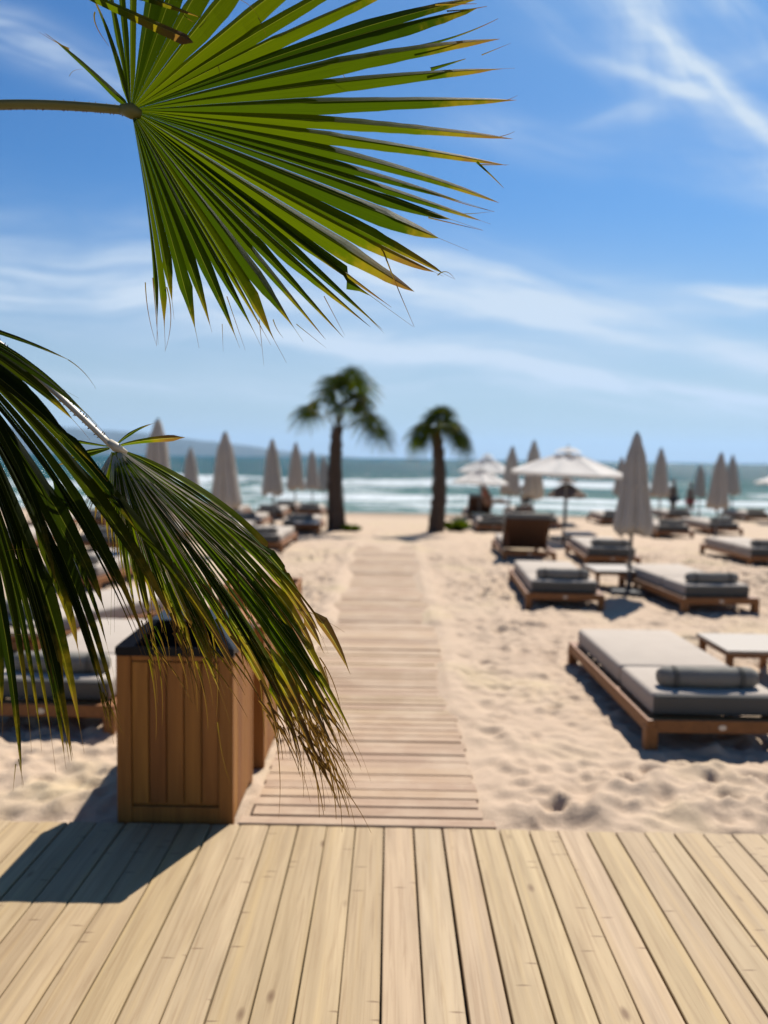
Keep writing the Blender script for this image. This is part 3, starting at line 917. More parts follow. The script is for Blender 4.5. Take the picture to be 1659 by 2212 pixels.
# ------------------------------------------------------------------ parasols
print('parasols')
def make_closed(mat, wide=1.0, low=0.83):
    t_ = thing('closed_parasol', 'x', 'parasol')
    bm = bmesh.new()
    prof_ = [(low, .215), (low + .05, .262), (low + .16, .268), (1.15, .240), (1.40, .202), (1.60, .178), (1.79, .158), (1.95, .130), (2.10, .095), (2.18, .072), (2.222, .055), (2.24, .02)]
    seg = 64
    rings = []
    rl = random.Random(3)
    lob = [rl.uniform(0.75, 1.2) for _ in range(8)]
    for j, (z, r) in enumerate(prof_):
        ring_ = []
        for k in range(seg):
            th = 2 * math.pi * k / seg
            L_ = lob[int(((th + 0.2 * math.sin(z * 4)) % (2 * math.pi)) / (math.pi / 4)) % 8]
            fold = abs(math.sin(4 * (th + 0.10 * math.sin(z * 4)))) ** 0.7
            rr_ = r * wide * (0.74 + 0.34 * fold * L_ * (1.0 if z < 2.0 else 0.4))
            dz = (0.05 * math.sin(th * 3 + 1) + 0.05 * fold) if j == 0 else (0.02 * math.sin(th * 3) if j == 1 else 0)
            ring_.append(bm.verts.new((rr_ * math.cos(th), rr_ * math.sin(th), z + dz)))
        rings.append(ring_)
    for j in range(len(rings) - 1):
        for k in range(seg):
            bm.faces.new((rings[j][k], rings[j][(k + 1) % seg], rings[j + 1][(k + 1) % seg], rings[j + 1][k]))
    bm.faces.new(rings[-1])
    cn = obj('canopy', bm, mat, t_, smooth=True)
    bm = bmesh.new(); tube(bm, [(0, 0, 1.50), (0, 0, 1.545)], 0.188 * wide, seg=24); obj('tie_strap', bm, M['taupe'], cn)
    bm = bmesh.new(); tube(bm, [(0, 0, 0.0), (0, 0, 2.27)], 0.024, seg=12); obj('pole', bm, M['pole'], t_)
    bm = bmesh.new(); box(bm, (0, 0, 0.035), (0.46, 0.46, 0.07), bevel=0.01); tube(bm, [(0, 0, 0.07), (0, 0, 0.3)], 0.035, seg=12)
    obj('base', bm, M['base'], t_)
    return t_
def make_open(mat, Rr=1.38, rise=0.52, rim=1.66):
    t_ = thing('open_parasol', 'x', 'parasol')
    bm = bmesh.new()
    N = 8; sub = 6; rad = 8
    def P(th, u):
        # straight ribs, slightly sagging cloth between
        a0 = math.floor(th / (2 * math.pi / N)) * (2 * math.pi / N); a1 = a0 + 2 * math.pi / N
        f_ = (th - a0) / (a1 - a0)
        p = Vector((math.cos(a0), math.sin(a0), 0)).lerp(Vector((math.cos(a1), math.sin(a1), 0)), f_) * Rr * u
        z = rim + rise * (1 - u ** 1.15) - 0.05 * math.sin(math.pi * f_) * math.sin(math.pi * u) * 1.0
        return Vector((p.x, p.y, z))
    tot = N * sub
    rings = [[bm.verts.new(P((k + 1e-6) * 2 * math.pi / tot, 0.17 + 0.83 * j / rad)) for k in range(tot)] for j in range(rad + 1)]
    for j in range(rad):
        for k in range(tot):
            bm.faces.new((rings[j][k], rings[j][(k + 1) % tot], rings[j + 1][(k + 1) % tot], rings[j + 1][k]))
    # short valance
    last = rings[-1]
    val = [bm.verts.new(v.co * 1.0 + Vector((0, 0, -0.075 - 0.012 * math.sin(k * 1.3)))) for k, v in enumerate(last)]
    for k in range(tot): bm.faces.new((last[k], last[(k + 1) % tot], val[(k + 1) % tot], val[k]))
    cn = obj('canopy', bm, mat, t_)
    bm = bmesh.new()
    top = bm.verts.new((0, 0, rim + rise + 0.10))
    rg = [bm.verts.new((0.34 * math.cos(2 * math.pi * k / 24), 0.34 * math.sin(2 * math.pi * k / 24), rim + rise - 0.03)) for k in range(24)]
    md = [bm.verts.new((0.18 * math.cos(2 * math.pi * k / 24), 0.18 * math.sin(2 * math.pi * k / 24), rim + rise + 0.06)) for k in range(24)]
    for k in range(24):
        bm.faces.new((rg[k], rg[(k + 1) % 24], md[(k + 1) % 24], md[k])); bm.faces.new((md[k], md[(k + 1) % 24], top))
    obj('vent_cap', bm, mat, cn)
    bm = bmesh.new(); tube(bm, [(0, 0, 0), (0, 0, rim + rise + 0.14)], 0.026, seg=12); obj('pole', bm, M['pole'], t_)
    for k in range(8):
        a = 2 * math.pi * k / 8
        bm = bmesh.new()
        tube(bm, [(0.05 * math.cos(a), 0.05 * math.sin(a), rim + rise - 0.06), (Rr * 0.97 * math.cos(a), Rr * 0.97 * math.sin(a), rim - 0.005)], 0.011, seg=6)
        tube(bm, [(0.04 * math.cos(a), 0.04 * math.sin(a), rim - 0.15), (Rr * 0.5 * math.cos(a), Rr * 0.5 * math.sin(a), rim + rise * 0.50 - 0.03)], 0.009, seg=6)
        obj('rib', bm, M['pole'], t_)
    bm = bmesh.new(); box(bm, (0, 0, 0.035), (0.5, 0.5, 0.07), bevel=0.01); obj('base', bm, M['base'], t_)
    return t_
cl0 = make_closed(M['taupe'])
GC = 'closed parasols standing between the loungers'
cl_list = [  # column, top row, depth, scale, label
    (1370, 937, 10.55, 1.0, 'tallest closed taupe parasol, right of centre, beside the low white table'),
    (1430, 969, 24.0, 0.96, 'closed parasol just right of the tallest closed one'),
    (1553, 979, 18.5, 0.86, 'squat closed parasol reaching down to the loungers, far right'),
    (1514, 1004, 31.0, 0.74, 'small closed parasol between the bathers and the squat parasol'),
    (1587, 984, 30.0, 0.90, 'rightmost closed parasol, right behind the squat one'),
    (1342, 988, 29.0, 0.86, 'closed parasol mostly hidden behind the tallest closed one'),
    (1155, 953, 20.5, 0.97, 'closed parasol rising behind the left half of the big open parasol'),
    (1102, 965, 24.0, 0.95, 'closed parasol left of the big open parasol'),
    (490, 935, 14.2, 0.98, 'largest closed parasol left of the boardwalk, clear of the palm leaf'),
    (592, 950, 20.8, 1.00, 'second closed parasol, between the largest left one and the left palm'),
    (638, 957, 25.5, 1.00, 'slim closed parasol, second to the left of the left palm'),
    (676, 973, 29.0, 0.93, 'closed parasol nearest the left side of the left palm'),
    (702, 986, 31.5, 0.86, 'faint closed parasol touching the left palm trunk'),
    (411, 968, 22.0, 0.86, 'closed parasol between the palm leaf edge and the largest left parasol'),
    (336, 908, 12.2, 1.02, 'closed parasol half hidden behind the hub of the hanging palm leaf')]
for i, (px, py, dd, sc_, lab) in enumerate(cl_list):
    o_ = cl0 if i == 0 else copy_tree(cl0)
    top = at(px, py, dd)
    z0 = zg(dd)
    s_ = (top.z - z0) / 2.24
    o_.location = (top.x, dd, z0); o_.scale = (max(s_, 0.8),) * 2 + (s_,)
    o_.rotation_euler = (R(random.uniform(-1.2, 1.2)), R(random.uniform(-2.0, 2.0)), random.uniform(0, 6))
    o_['label'] = lab; o_['group'] = GC
op0 = make_open(M['white_fabric'])
GO = 'open white parasols'
for i, (px, py, dd, sw, lab) in enumerate([
        (1222, 962, 18.6, 1.0, 'big open white parasol left of the tallest closed one'),
        (1050, 978, 28.0, 0.74, 'small open white parasol, upper of two left of the big one'),
        (1036, 1004, 23.0, 0.60, 'small open white parasol, lower of two left of the big one'),
        (1712, 1008, 27.0, 0.86, 'open white parasol mostly outside the right picture edge')]):
    o_ = op0 if i == 0 else copy_tree(op0)
    top = at(px, py, dd); z0 = zg(dd)
    s_ = (top.z - z0) / 2.32
    o_.location = (top.x, dd, z0); o_.scale = (sw, sw, s_)
    o_.rotation_euler = (R(1.5), R(1.0 if i == 0 else -1), 0.35 + i)
    o_['label'] = lab; o_['group'] = GO
# brown one half open
t_ = make_open(M['brown_fabric'], Rr=0.62, rise=0.42, rim=0.95)
pp = stand_at(1226, 24.0); t_.location = (pp.x, pp.y, pp.z)
t_.name = 'open_parasol'; t_['label'] = 'small low brown parasol beneath and behind the big open white one'; t_['group'] = 'brown parasols'
del t_['group']

# ------------------------------------------------------------------ palm leaves
print('palms')
def bez(P, n):
    """Catmull-like smooth path through hub, ctrl..., tip (quadratic/cubic bezier)"""
    out = []
    m = len(P) - 1
    for i in range(n + 1):
        t = i / n
        pts = [Vector(p) for p in P]
        while len(pts) > 1:
            pts = [pts[k].lerp(pts[k + 1], t) for k in range(len(pts) - 1)]
        out.append(pts[0])
    return out

class LeafMesh:
    def __init__(s): s.v = []; s.f = []; s.a = []
    def vert(s, p, a): s.v.append(tuple(p)); s.a.append(a); return len(s.v) - 1
    def build(s, name, mat, parent=None, smooth=False):
        me = bpy.data.meshes.new(name)
        me.from_pydata(s.v, [], s.f)
        at_ = me.attributes.new('leaf', 'FLOAT_VECTOR', 'POINT')
        at_.data.foreach_set('vector', np.array(s.a, dtype=np.float32).ravel())
        return link_mesh(name, me, mat, parent, smooth)

def densify(Ls, seed, jit=0.03):
    rl = random.Random(seed); out = []
    for i, L in enumerate(Ls):
        out.append(L)
        if i + 1 < len(Ls):
            Nx = Ls[i + 1]; f = rl.uniform(.4, .6)
            path = [a.lerp(b, f) for a, b in zip(L['path'], Nx['path'])]
            hubd = path[-1] - path[0]
            path[-1] = path[-1] + hubd * rl.uniform(-0.22, 0.06)
            out.append(dict(path=path, body=min(.9, (L['body'] + Nx['body']) / 2), split=min(.62, (L['split'] + Nx['split']) / 2), rnd=rl.random()))
    return out
def fan(lm, hub, leaflets, normal, n=22, pleat=0.55, hw_max=None, seed=0, hub_r=0.012, thread=0.0012):
    """leaflets: list of dict(path=[Vector...] control points from hub, body=fraction, split=fraction,
       hw = optional half width) ordered around the fan.  The blades share edges up to the split."""
    rl = random.Random(seed)
    paths = [bez([hub] + L['path'], n) for L in leaflets]
    lens = [sum((p[i + 1] - p[i]).length for i in range(n)) for p in paths]
    N = len(leaflets)
    def at_r(i, r):
        p = paths[i]; u = max(0.0, min(1.0, r / lens[i])) * n
        k = min(n - 1, int(u)); return p[k].lerp(p[k + 1], u - k)
    for i, L in enumerate(leaflets):
        sp = L.get('split', 0.5) * lens[i]
        rnd = L.get('rnd', rl.random())
        ring_prev = None
        body = L.get('body', 0.86)
        jag = [rl.uniform(-1, 1) for _ in range(n + 1)]
        for k in range(n + 1):
            u = k / n
            u = u ** 0.9
            r = max(hub_r, u * lens[i])
            c = at_r(i, r)
            tan = (at_r(i, min(lens[i], r + 0.01)) - at_r(i, max(0, r - 0.01)))
            if tan.length < 1e-7: tan = paths[i][-1] - paths[i][-2]
            tan.normalize()
            side = tan.cross(normal).normalized()
            nn = side.cross(tan).normalized()
            def half(j, rr):
                if 'hw' in L: base = L['hw'] * min(1.0, (rr / max(sp, 0.02)) ** 0.6)
                elif 0 <= j < N: base = (at_r(j, rr) - at_r(i, rr)).length * 0.5
                else: base = None
                return base
            rr = min(r, sp)
            hl, hr = half(i - 1, rr), half(i + 1, rr)
            if hl is None: hl = hr
            if hr is None: hr = hl
            lim = L.get('max', hw_max)
            if lim: hl, hr = min(hl, lim * (0.35 + 0.65 * rr / sp) if r < sp else lim), min(hr, lim)
            if r > sp:
                w = (r - sp) / (lens[i] - sp)
                wb = (body - sp / lens[i]) / max(1e-4, (1 - sp / lens[i]))
                if w < wb:
                    q = w / wb
                    tp = (1 - q) ** L.get('pw', 0.66) * 0.93 + 0.03 if q > 0.001 else 0.97
                    tp *= 1 + 0.05 * jag[k]
                else:
                    tp = 0.02 * (1 - (w - wb) / max(1e-4, 1 - wb))
                hl *= tp; hr *= tp
                hl = max(hl, thread * (1.15 - u)); hr = max(hr, thread * (1.15 - u))
            if 'hw' not in L and r <= sp:
                # true shared edge points
                if 0 <= i - 1: el = (at_r(i - 1, r) + c) / 2
                else: el = c - side * hl
                if i + 1 < N: er = (at_r(i + 1, r) + c) / 2
                else: er = c + side * hr
                if (el - c).length > hl * 1.01: el = c + (el - c).normalized() * hl
                if (er - c).length > hr * 1.01: er = c + (er - c).normalized() * hr
                sgn = 1 if (el - c).dot(side) < 0 else -1
            else:
                if 'hw' not in L and i + 1 < N: sg = 1 if (at_r(i + 1, min(r, lens[i + 1])) - c).dot(side) > 0 else -1
                elif 'hw' not in L: sg = 1 if (at_r(i - 1, sp) - at_r(i, sp)).dot(side) < 0 else -1
                else: sg = 1
                el = c - side * hl * sg; er = c + side * hr * sg
            d = pleat * (hl + hr) * 0.5
            top = nn * d * 0.5
            row = [lm.vert(el - top, (u, rnd, 1.0)), lm.vert(el.lerp(c, 0.5) - top * 0.02 + nn * d * 0.05, (u, rnd, 0.5)),
                   lm.vert(c + top, (u, rnd, 0.0)),
                   lm.vert(er.lerp(c, 0.5) - top * 0.02 + nn * d * 0.05, (u, rnd, 0.5)), lm.vert(er - top, (u, rnd, 1.0))]
            if ring_prev:
                for q in range(4): lm.f.append((ring_prev[q], ring_prev[q + 1], row[q + 1], row[q]))
            ring_prev = row
def strand(lm, pts, w, rnd=0.5, n=14, al=(0.95, 1.0), normal=Vector((0, -1, 0))):
    """a thin dry fibre or split blade end; thickness from three faces"""
    path = bez(pts, n); prev = None
    for k, p in enumerate(path):
        u = k / n
        tan = (path[min(n, k + 1)] - path[max(0, k - 1)]).normalized()
        side = tan.cross(normal).normalized(); nn = side.cross(tan)
        ww = w * (1 - 0.85 * u)
        a = (al[0] + (al[1] - al[0]) * u, rnd, 0.6)
        row = [lm.vert(p - side * ww, a), lm.vert(p + nn * ww * 0.8, a), lm.vert(p + side * ww, a)]
        if prev:
            lm.f.append((prev[0], prev[1], row[1], row[0])); lm.f.append((prev[1], prev[2], row[2], row[1]))
        prev = row
def petiole(bm_, pts, r0, r1, n=30, flat=0.7):
    path = bez(pts, n)
    tube(bm_, path, [r0 + (r1 - r0) * i / n for i in range(n + 1)], seg=12, flat=flat)
    return path
def thorns(bm_, path, r, size, dens=2, sides=(1, -1), normal=Vector((0, -1, 0)), seed=0):
    rl = random.Random(seed)
    n = len(path)
    for k in range(1, n - 2):
        for q in range(dens):
            for s_ in sides:
                if rl.random() < 0.25: continue
                p = path[k].lerp(path[k + 1], rl.random())
                tan = (path[k + 1] - path[k]).normalized()
                side = tan.cross(normal).normalized() * s_
                b0 = p + side * r * 0.85; L_ = size * rl.uniform(0.6, 1.2)
                w_ = size * 0.35
                tip = b0 + side * L_ - tan * L_ * 0.4
                v = [bm_.verts.new(b0 - tan * w_), bm_.verts.new(b0 + tan * w_), bm_.verts.new(b0 + normal * w_), bm_.verts.new(tip)]
                bm_.faces.new((v[0], v[2], v[3])); bm_.faces.new((v[2], v[1], v[3])); bm_.faces.new((v[1], v[0], v[3]))

palm = thing('fan_palm', 'large fan palm beside the camera, its leaves reaching in from the left', 'palm tree', (-1.95, 2.1, 0))
def pch(name, builder_obj):
    return builder_obj
def at_local(px, py, d): return at(px, py, d) - Vector(palm.location)
P_ = at_local
NRM = Vector((0, -1, 0))

# --- upper leaf
D0 = 1.92
HUB1 = (283, 238)
def d1(px, py): return D0 + 0.06 * (px - 283) / 830 + 0.05 * ((py - 235) / 500) ** 2
main_tips = [  # tip x, tip y, body fraction, split fraction, bend (sideways px at middle), rnd
    (98, 72, .80, .10, 8, .4), (196, -15, .95, .12, 14, .6), (215, -120, .95, .3, 4, .5), (245, -190, .95, .4, 2, .3), (290, -240, .95, .45, 0, .8),
    (372, -200, .95, .50, 0, .15), (445, -190, .95, .45, -4, .35), (545, -210, .95, .42, 0, .65), (645, -190, .95, .42, 0, .8), (770, -150, .95, .42, 0, .95),
    (850, -95, .95, .40, -4, .7), (930, -60, .95, .42, -12, .8),
    (1046, -6, .90, .62, -22, .05), (1052, 14, .88, .66, -24, .1),
    (1080, 84, .90, .45, -18, .55), (1112, 147, .86, .42, -14, .6), (1116, 216, .90, .40, -6, .45),
    (1108, 300, .90, .40, -8, .8), (1094, 357, .90, .44, -10, .75), (1078, 438, .93, .45, -30, .5),
    (1066, 457, .80, .50, -8, .2), (1060, 484, .88, .60, -6, .35), (1042, 497, .82, .64, 0, .25), (1012, 541, .82, .66, 0, .3),
    (980, 602, .88, .62, 4, .55), (958, 597, .88, .70, 10, .95), (895, 630, .95, .72, 6, .75), (893, 706, .72, .70, 8, .4),
    (846, 664, .95, .62, 0, .9), (826, 712, .90, .60, 0, .15), (800, 706, .90, .62, 6, .6), (742, 729, .95, .56, 0, .35), (703, 733, .92, .60, -4, .5),
    (655, 738, .82, .70, -10, .2), (619, 784, .78, .72, -12, .85), (585, 745, .85, .66, -6, .95), (564, 748, .82, .64, -10, .3), (518, 752, .84, .64, -12, .15),
    (458, 718, .86, .66, -12, .35), (430, 752, .80, .70, -14, .25), (376, 690, .80, .70, -14, .6), (357, 756, .78, .72, -18, .8), (338, 748, .78, .70, -24, .7)]
def main_leaf():
    lm = LeafMesh()
    hub = P_(*HUB1, D0)
    Ls = []
    rl = random.Random(2)
    for (tx, ty, body, split, bend, rnd) in main_tips:
        hx_, hy_ = HUB1
        mx, my = (hx_ + tx) / 2, (hy_ + ty) / 2
        L_ = math.hypot(tx - hx_, ty - hy_)
        nx_, ny_ = (ty - hy_) / L_, -(tx - hx_) / L_           # towards the upper side
        dz = rl.uniform(-0.010, 0.010)
        c1 = P_(hx_ + (tx - hx_) * .35 + nx_ * -bend * .6, hy_ + (ty - hy_) * .35 + ny_ * -bend * .6 * -1 * -1, d1(mx, my) - 0.03 + dz)
        c2 = P_(hx_ + (tx - hx_) * .72 + nx_ * -bend, hy_ + (ty - hy_) * .72 + ny_ * -bend, d1(mx, my) - 0.02 + dz)
        tp = P_(tx, ty, d1(tx, ty) + rl.uniform(-0.02, 0.04))
        low = ty > 640 and tx < 860
        Ls.append(dict(path=[c1, c2, tp], body=min(.985, body + (.10 if low else .075)), split=min(.74, split + (0.0 if low else .06)), rnd=rnd, pw=(1.05 if low else .58)))
    for q in range(5): Ls[q]['max'] = 0.0085
    fan(lm, hub, Ls, NRM, n=26, pleat=1.05, hw_max=0.0265, seed=4, thread=0.0021)
    S = lambda a, b, w=0.0016, mid=None, rnd=.5, al=(0.9, 1.0): strand(lm, [P_(*a, d1(*a))] + ([P_(*mid, d1(*mid))] if mid else []) + [P_(*b, d1(*b))], w, rnd, al=al)
    S((1035, 290), (1112, 284), .0022, (1070, 305)); S((1064, 219), (1118, 206), .0016, (1090, 222)); S((905, 100), (1076, 40), .0035, (1000, 80), al=(.6, 1))
    S((965, 24), (1052, 13), .002, (1010, 22)); S((940, 10), (1030, 8), .003); S((1040, 119), (1104, 93), .0014); S((930, 150), (1006, 127), .005, al=(.5, .9))
    S((1034, 356), (1100, 356), .0018); S((1030, 350), (1088, 406), .003, (1068, 385), al=(.7, 1)); S((870, 395), (1068, 457), .0022, (990, 440)); S((1000, 462), (1068, 456), .001, (1030, 462))
    S((925, 470), (1044, 498), .0018); S((820, 520), (895, 706), .0024, (848, 600)); S((945, 595), (983, 604), .0015, (965, 575)); S((800, 690), (830, 720), .001)
    S((360, 620), (356, 760), .0016, (380, 690)); S((314, 610), (338, 745), .0014, (316, 680)); S((330, 600), (342, 745), .0014, (338, 690))
    S((560, 690), (570, 790), .001); S((490, 640), (530, 757), .0012); S((590, 690), (612, 730), .0014, (596, 712)); S((700, 640), (745, 725), .0012)
    S((150, 105), (84, 69), .0012, (120, 92)); S((150, 108), (96, 72), .0009); S((205, 26), (236, 100), .0022, (196, 50), al=(.85, .95))
    S((640, 700), (705, 752), .001); S((480, 700), (482, 760), .0008); S((150, 165), (180, 150), .0007, (155, 148)); S((740, 160), (760, 190), .0008)
    lf = lm.build('leaf_blade', M['leaf'], palm)
    bm = bmesh.new()
    path = petiole(bm, [P_(-760, 520, 2.15), P_(-420, 210, 2.05), P_(-80, 215, 1.95), P_(120, 220, D0), P_(300, 242, D0 + 0.004)], 0.0185, 0.0135, n=44)
    # hub knot
    tube(bm, [P_(262, 236, D0), P_(285, 240, D0 - 0.004), P_(306, 246, D0)], [0.012, 0.019, 0.008], seg=12)
    obj('petiole', bm, M['petiole'], lf, smooth=True)
    bt = bmesh.new(); thorns(bt, path[18:], 0.0125, 0.0045, 3, (1, ), seed=1)
    thorns(bt, path[18:], 0.0125, 0.0045, 1, (-1, ), seed=2)
    obj('thorns', bt, M['thorn'], lf)
main_leaf()

# --- hanging leaf
HUB2 = (246, 966)
hang = [  # tip, start angle offset deg, body, split, rnd, tip depth
    (650, 1317, 24, .90, .70, .9, 2.02), (757, 1458, 19, .95, .78, .75, 1.98), (700, 1412, 17, .95, .84, .6, 2.0), (747, 1585, 18, .80, .70, .5, 1.96),
    (690, 1500, 14, .93, .78, .35, 1.98), (801, 1687, 14, .80, .66, .3, 1.94), (765, 1655, 12, .82, .68, .6, 1.96), (758, 1709, 11, .80, .66, .8, 1.93),
    (713, 1735, 12, .80, .64, .9, 1.93), (677, 1706, 10, .80, .66, .55, 1.94), (677, 1583, 6, .88, .74, .3, 1.97), (640, 1560, 6, .85, .72, .4, 2.0),
    (606, 1560, 6, .85, .70, .5, 2.12), (570, 1490, 4, .88, .72, .8, 2.14), (540, 1440, 2, .88, .74, .3, 2.08), (497, 1562, 4, .78, .60, .6, 1.98),
    (497, 1500, 2, .80, .60, .4, 1.98), (470, 1420, 0, .85, .6, .2, 1.96), (440, 1470, 0, .80, .6, .5, 1.96), (403, 1400, -2, .82, .6, .8, 1.95), (378, 1370, -3, .82, .6, .4, 1.95),
    (349, 1440, -2, .78, .55, .7, 1.92), (330, 1350, -4, .80, .55, .3, 1.92), (305, 1380, -4, .80, .5, .6, 1.92), (286, 1300, -5, .82, .5, .4, 1.9), (262, 1240, -6, .82, .5, .7, 1.9),
    (236, 1180, -8, .85, .5, .3, 1.9), (205, 1130, -10, .85, .45, .5, 1.9)]
def hanging_leaf():
    lm = LeafMesh()
    hub = P_(*HUB2, 1.90)
    Ls = []
    rl = random.Random(12)
    for (tx, ty, off, body, split, rnd, td) in hang:
        dx, dy = tx - HUB2[0], ty - HUB2[1]
        L_ = math.hypot(dx, dy); a = math.atan2(dy, dx) - R(off * 0.85)
        a2 = math.atan2(dy, dx) - R(off * 0.5)
        c1 = P_(HUB2[0] + L_ * .36 * math.cos(a), HUB2[1] + L_ * .36 * math.sin(a), 1.86 + rl.uniform(-.008, .008))
        c2 = P_(HUB2[0] + L_ * .75 * math.cos(a2), HUB2[1] + L_ * .75 * math.sin(a2), 1.90 + rl.uniform(-.008, .008))
        Ls.append(dict(path=[c1, c2, P_(tx, ty, td + rl.uniform(-0.02, 0.02))], body=min(.97, body + .06), split=split, rnd=rnd))
    Ls = densify(Ls, 41)
    fan(lm, hub, Ls, NRM, n=26, pleat=0.95, hw_max=0.0150, seed=14, thread=0.0013)
    # short blades around the hub
    Ls2 = [dict(path=[P_(285, 925, 1.9), P_(338, 913, 1.92)], hw=.0045, body=.9, split=.4, rnd=.1), dict(path=[P_(300, 948, 1.88), P_(400, 945, 1.87)], hw=.0085, body=.96, split=.85, rnd=.95),
           dict(path=[P_(170, 955, 1.9), P_(92, 940, 1.92)], hw=.004, body=.9, split=.5, rnd=.4), dict(path=[P_(190, 975, 1.9), P_(130, 990, 1.92)], hw=.006, body=.9, split=.5, rnd=.2),
           dict(path=[P_(180, 985, 1.9), P_(110, 1010, 1.92)], hw=.006, body=.9, split=.5, rnd=.3)]
    for q in Ls2: fan(lm, hub, [q], NRM, n=14, pleat=0.8, seed=3)
    rl = random.Random(8)
    def S(a, b, w=0.0014, mid=None, rnd=.5, al=(0.88, 1.0), d=1.95): strand(lm, [P_(*a, d)] + ([P_(*mid, d)] if mid else []) + [P_(*b, d)], w, rnd, al=al)
    for _ in range(95):                                             # frayed dry ends
        x0 = rl.uniform(560, 705); y0 = 1370 + (x0 - 560) * 0.9 + rl.uniform(0, 160)
        L_ = rl.uniform(70, 190); a = R(rl.uniform(50, 82))
        S((x0, y0), (x0 + L_ * math.cos(a), y0 + L_ * math.sin(a)), rl.uniform(.0012, .0040), (x0 + L_ * .5 * math.cos(a - .2), y0 + L_ * .5 * math.sin(a - .2)), rl.random(), d=rl.uniform(1.9, 2.0))
    for _ in range(75):
        x0 = rl.uniform(300, 570); y0 = rl.uniform(1200, 1430)
        L_ = rl.uniform(60, 190); a = R(rl.uniform(55, 88))
        S((x0, y0), (x0 + L_ * math.cos(a), y0 + L_ * math.sin(a)), rl.uniform(.0010, .0038), (x0 + L_ * .5 * math.cos(a - .15), y0 + L_ * .5 * math.sin(a - .15)), rl.random(), al=(rl.uniform(.5, .9), 1.0), d=rl.uniform(1.86, 2.0))
    S((590, 1560), (602, 1768), .0018, (612, 1660)); S((470, 1560), (497, 1690), .0016, (478, 1640), al=(.8, .85), d=2.1)
    for (a, b) in (((575, 1420), (590, 1560)), ((560, 1430), (572, 1590)), ((600, 1400), (606, 1540))): S(a, b, .003, None, .6, (.8, .98), 2.15)
    for _ in range(26):                                              # pale ribs catching the light near the hub
        a = R(rl.uniform(38, 88)); L0 = rl.uniform(25, 60); L1 = rl.uniform(220, 420)
        S((HUB2[0] + L0 * math.cos(a), HUB2[1] + L0 * math.sin(a)), (HUB2[0] + L1 * math.cos(a + .06), HUB2[1] + L1 * math.sin(a + .06)), rl.uniform(.0008, .0016), None, rl.random(), (.3, .6), 1.845)
    S((640, 1310), (745, 1366), .0012, (690, 1330)); S((650, 1315), (700, 1380), .0012); S((690, 1420), (742, 1580), .0018, (735, 1480)); S((700, 1440), (712, 1480), .002)
    lf = lm.build('leaf_blade', M['leaf_dry'], palm)
    rb = bmesh.new()
    for q in range(54):
        a = R(rl.uniform(30, 118)); L0 = rl.uniform(14, 30); L1 = rl.uniform(130, 330) * (1.25 if a < R(80) else .7)
        p0 = P_(HUB2[0] + L0 * math.cos(a), HUB2[1] + L0 * math.sin(a), 1.878); p1 = P_(HUB2[0] + L1 * math.cos(a + .03), HUB2[1] + L1 * math.sin(a + .03), 1.845)
        tube(rb, [p0, p0.lerp(p1, .5) + Vector((0, -.006, 0)), p1], [.0011, .0010, .0004], seg=5)
    obj('ribs', rb, M['petiole_pale'], lf, smooth=True)
    bm = bmesh.new()
    path = petiole(bm, [P_(-700, 380, 2.15), P_(-260, 500, 1.98), P_(10, 735, 1.88), P_(240, 962, 1.895)], 0.0145, 0.0098, n=44)
    tube(bm, [P_(236, 955, 1.895), P_(250, 966, 1.89), P_(275, 978, 1.895)], [0.009, 0.012, 0.004], seg=10)
    obj('petiole', bm, M['petiole_pale'], lf, smooth=True)
    bt = bmesh.new(); thorns(bt, path[12:], 0.0085, 0.006, 2, (1, -1), seed=5)
    obj('thorns', bt, M['thorn'], lf)
hanging_leaf()

# --- dark leaf at the left edge
HUB3 = (-210, 670)
dark_l = [
    (215, 908, .80, .45, 60, .2, 1.80), (236, 925, .80, .50, 50, .3, 1.80), (168, 948, .82, .55, 34, .3, 1.78), (533, 1462, .93, .42, 95, .95, 1.72),
    (328, 1404, .90, .48, 90, .6, 1.74), (308, 1396, .90, .50, 80, .3, 1.76), (304, 1328, .85, .50, 60, .2, 1.80),
    (262, 1562, .90, .48, 95, .5, 1.74), (246, 1586, .88, .50, 90, .3, 1.74), (238, 1508, .90, .52, 80, .4, 1.76), (182, 1606, .86, .52, 90, .6, 1.78),
    (155, 1622, .92, .50, 85, .3, 1.74), (143, 1640, .90, .50, 80, .2, 1.74), (90, 1600, .88, .52, 80, .35, 1.78), (48, 1680, .90, .50, 80, .3, 1.72), (-10, 1640, .9, .5, 70, .2, 1.74), (-70, 1650, .9, .5, 60, .3, 1.74), (-140, 1600, .9, .5, 40, .3, 1.74)]
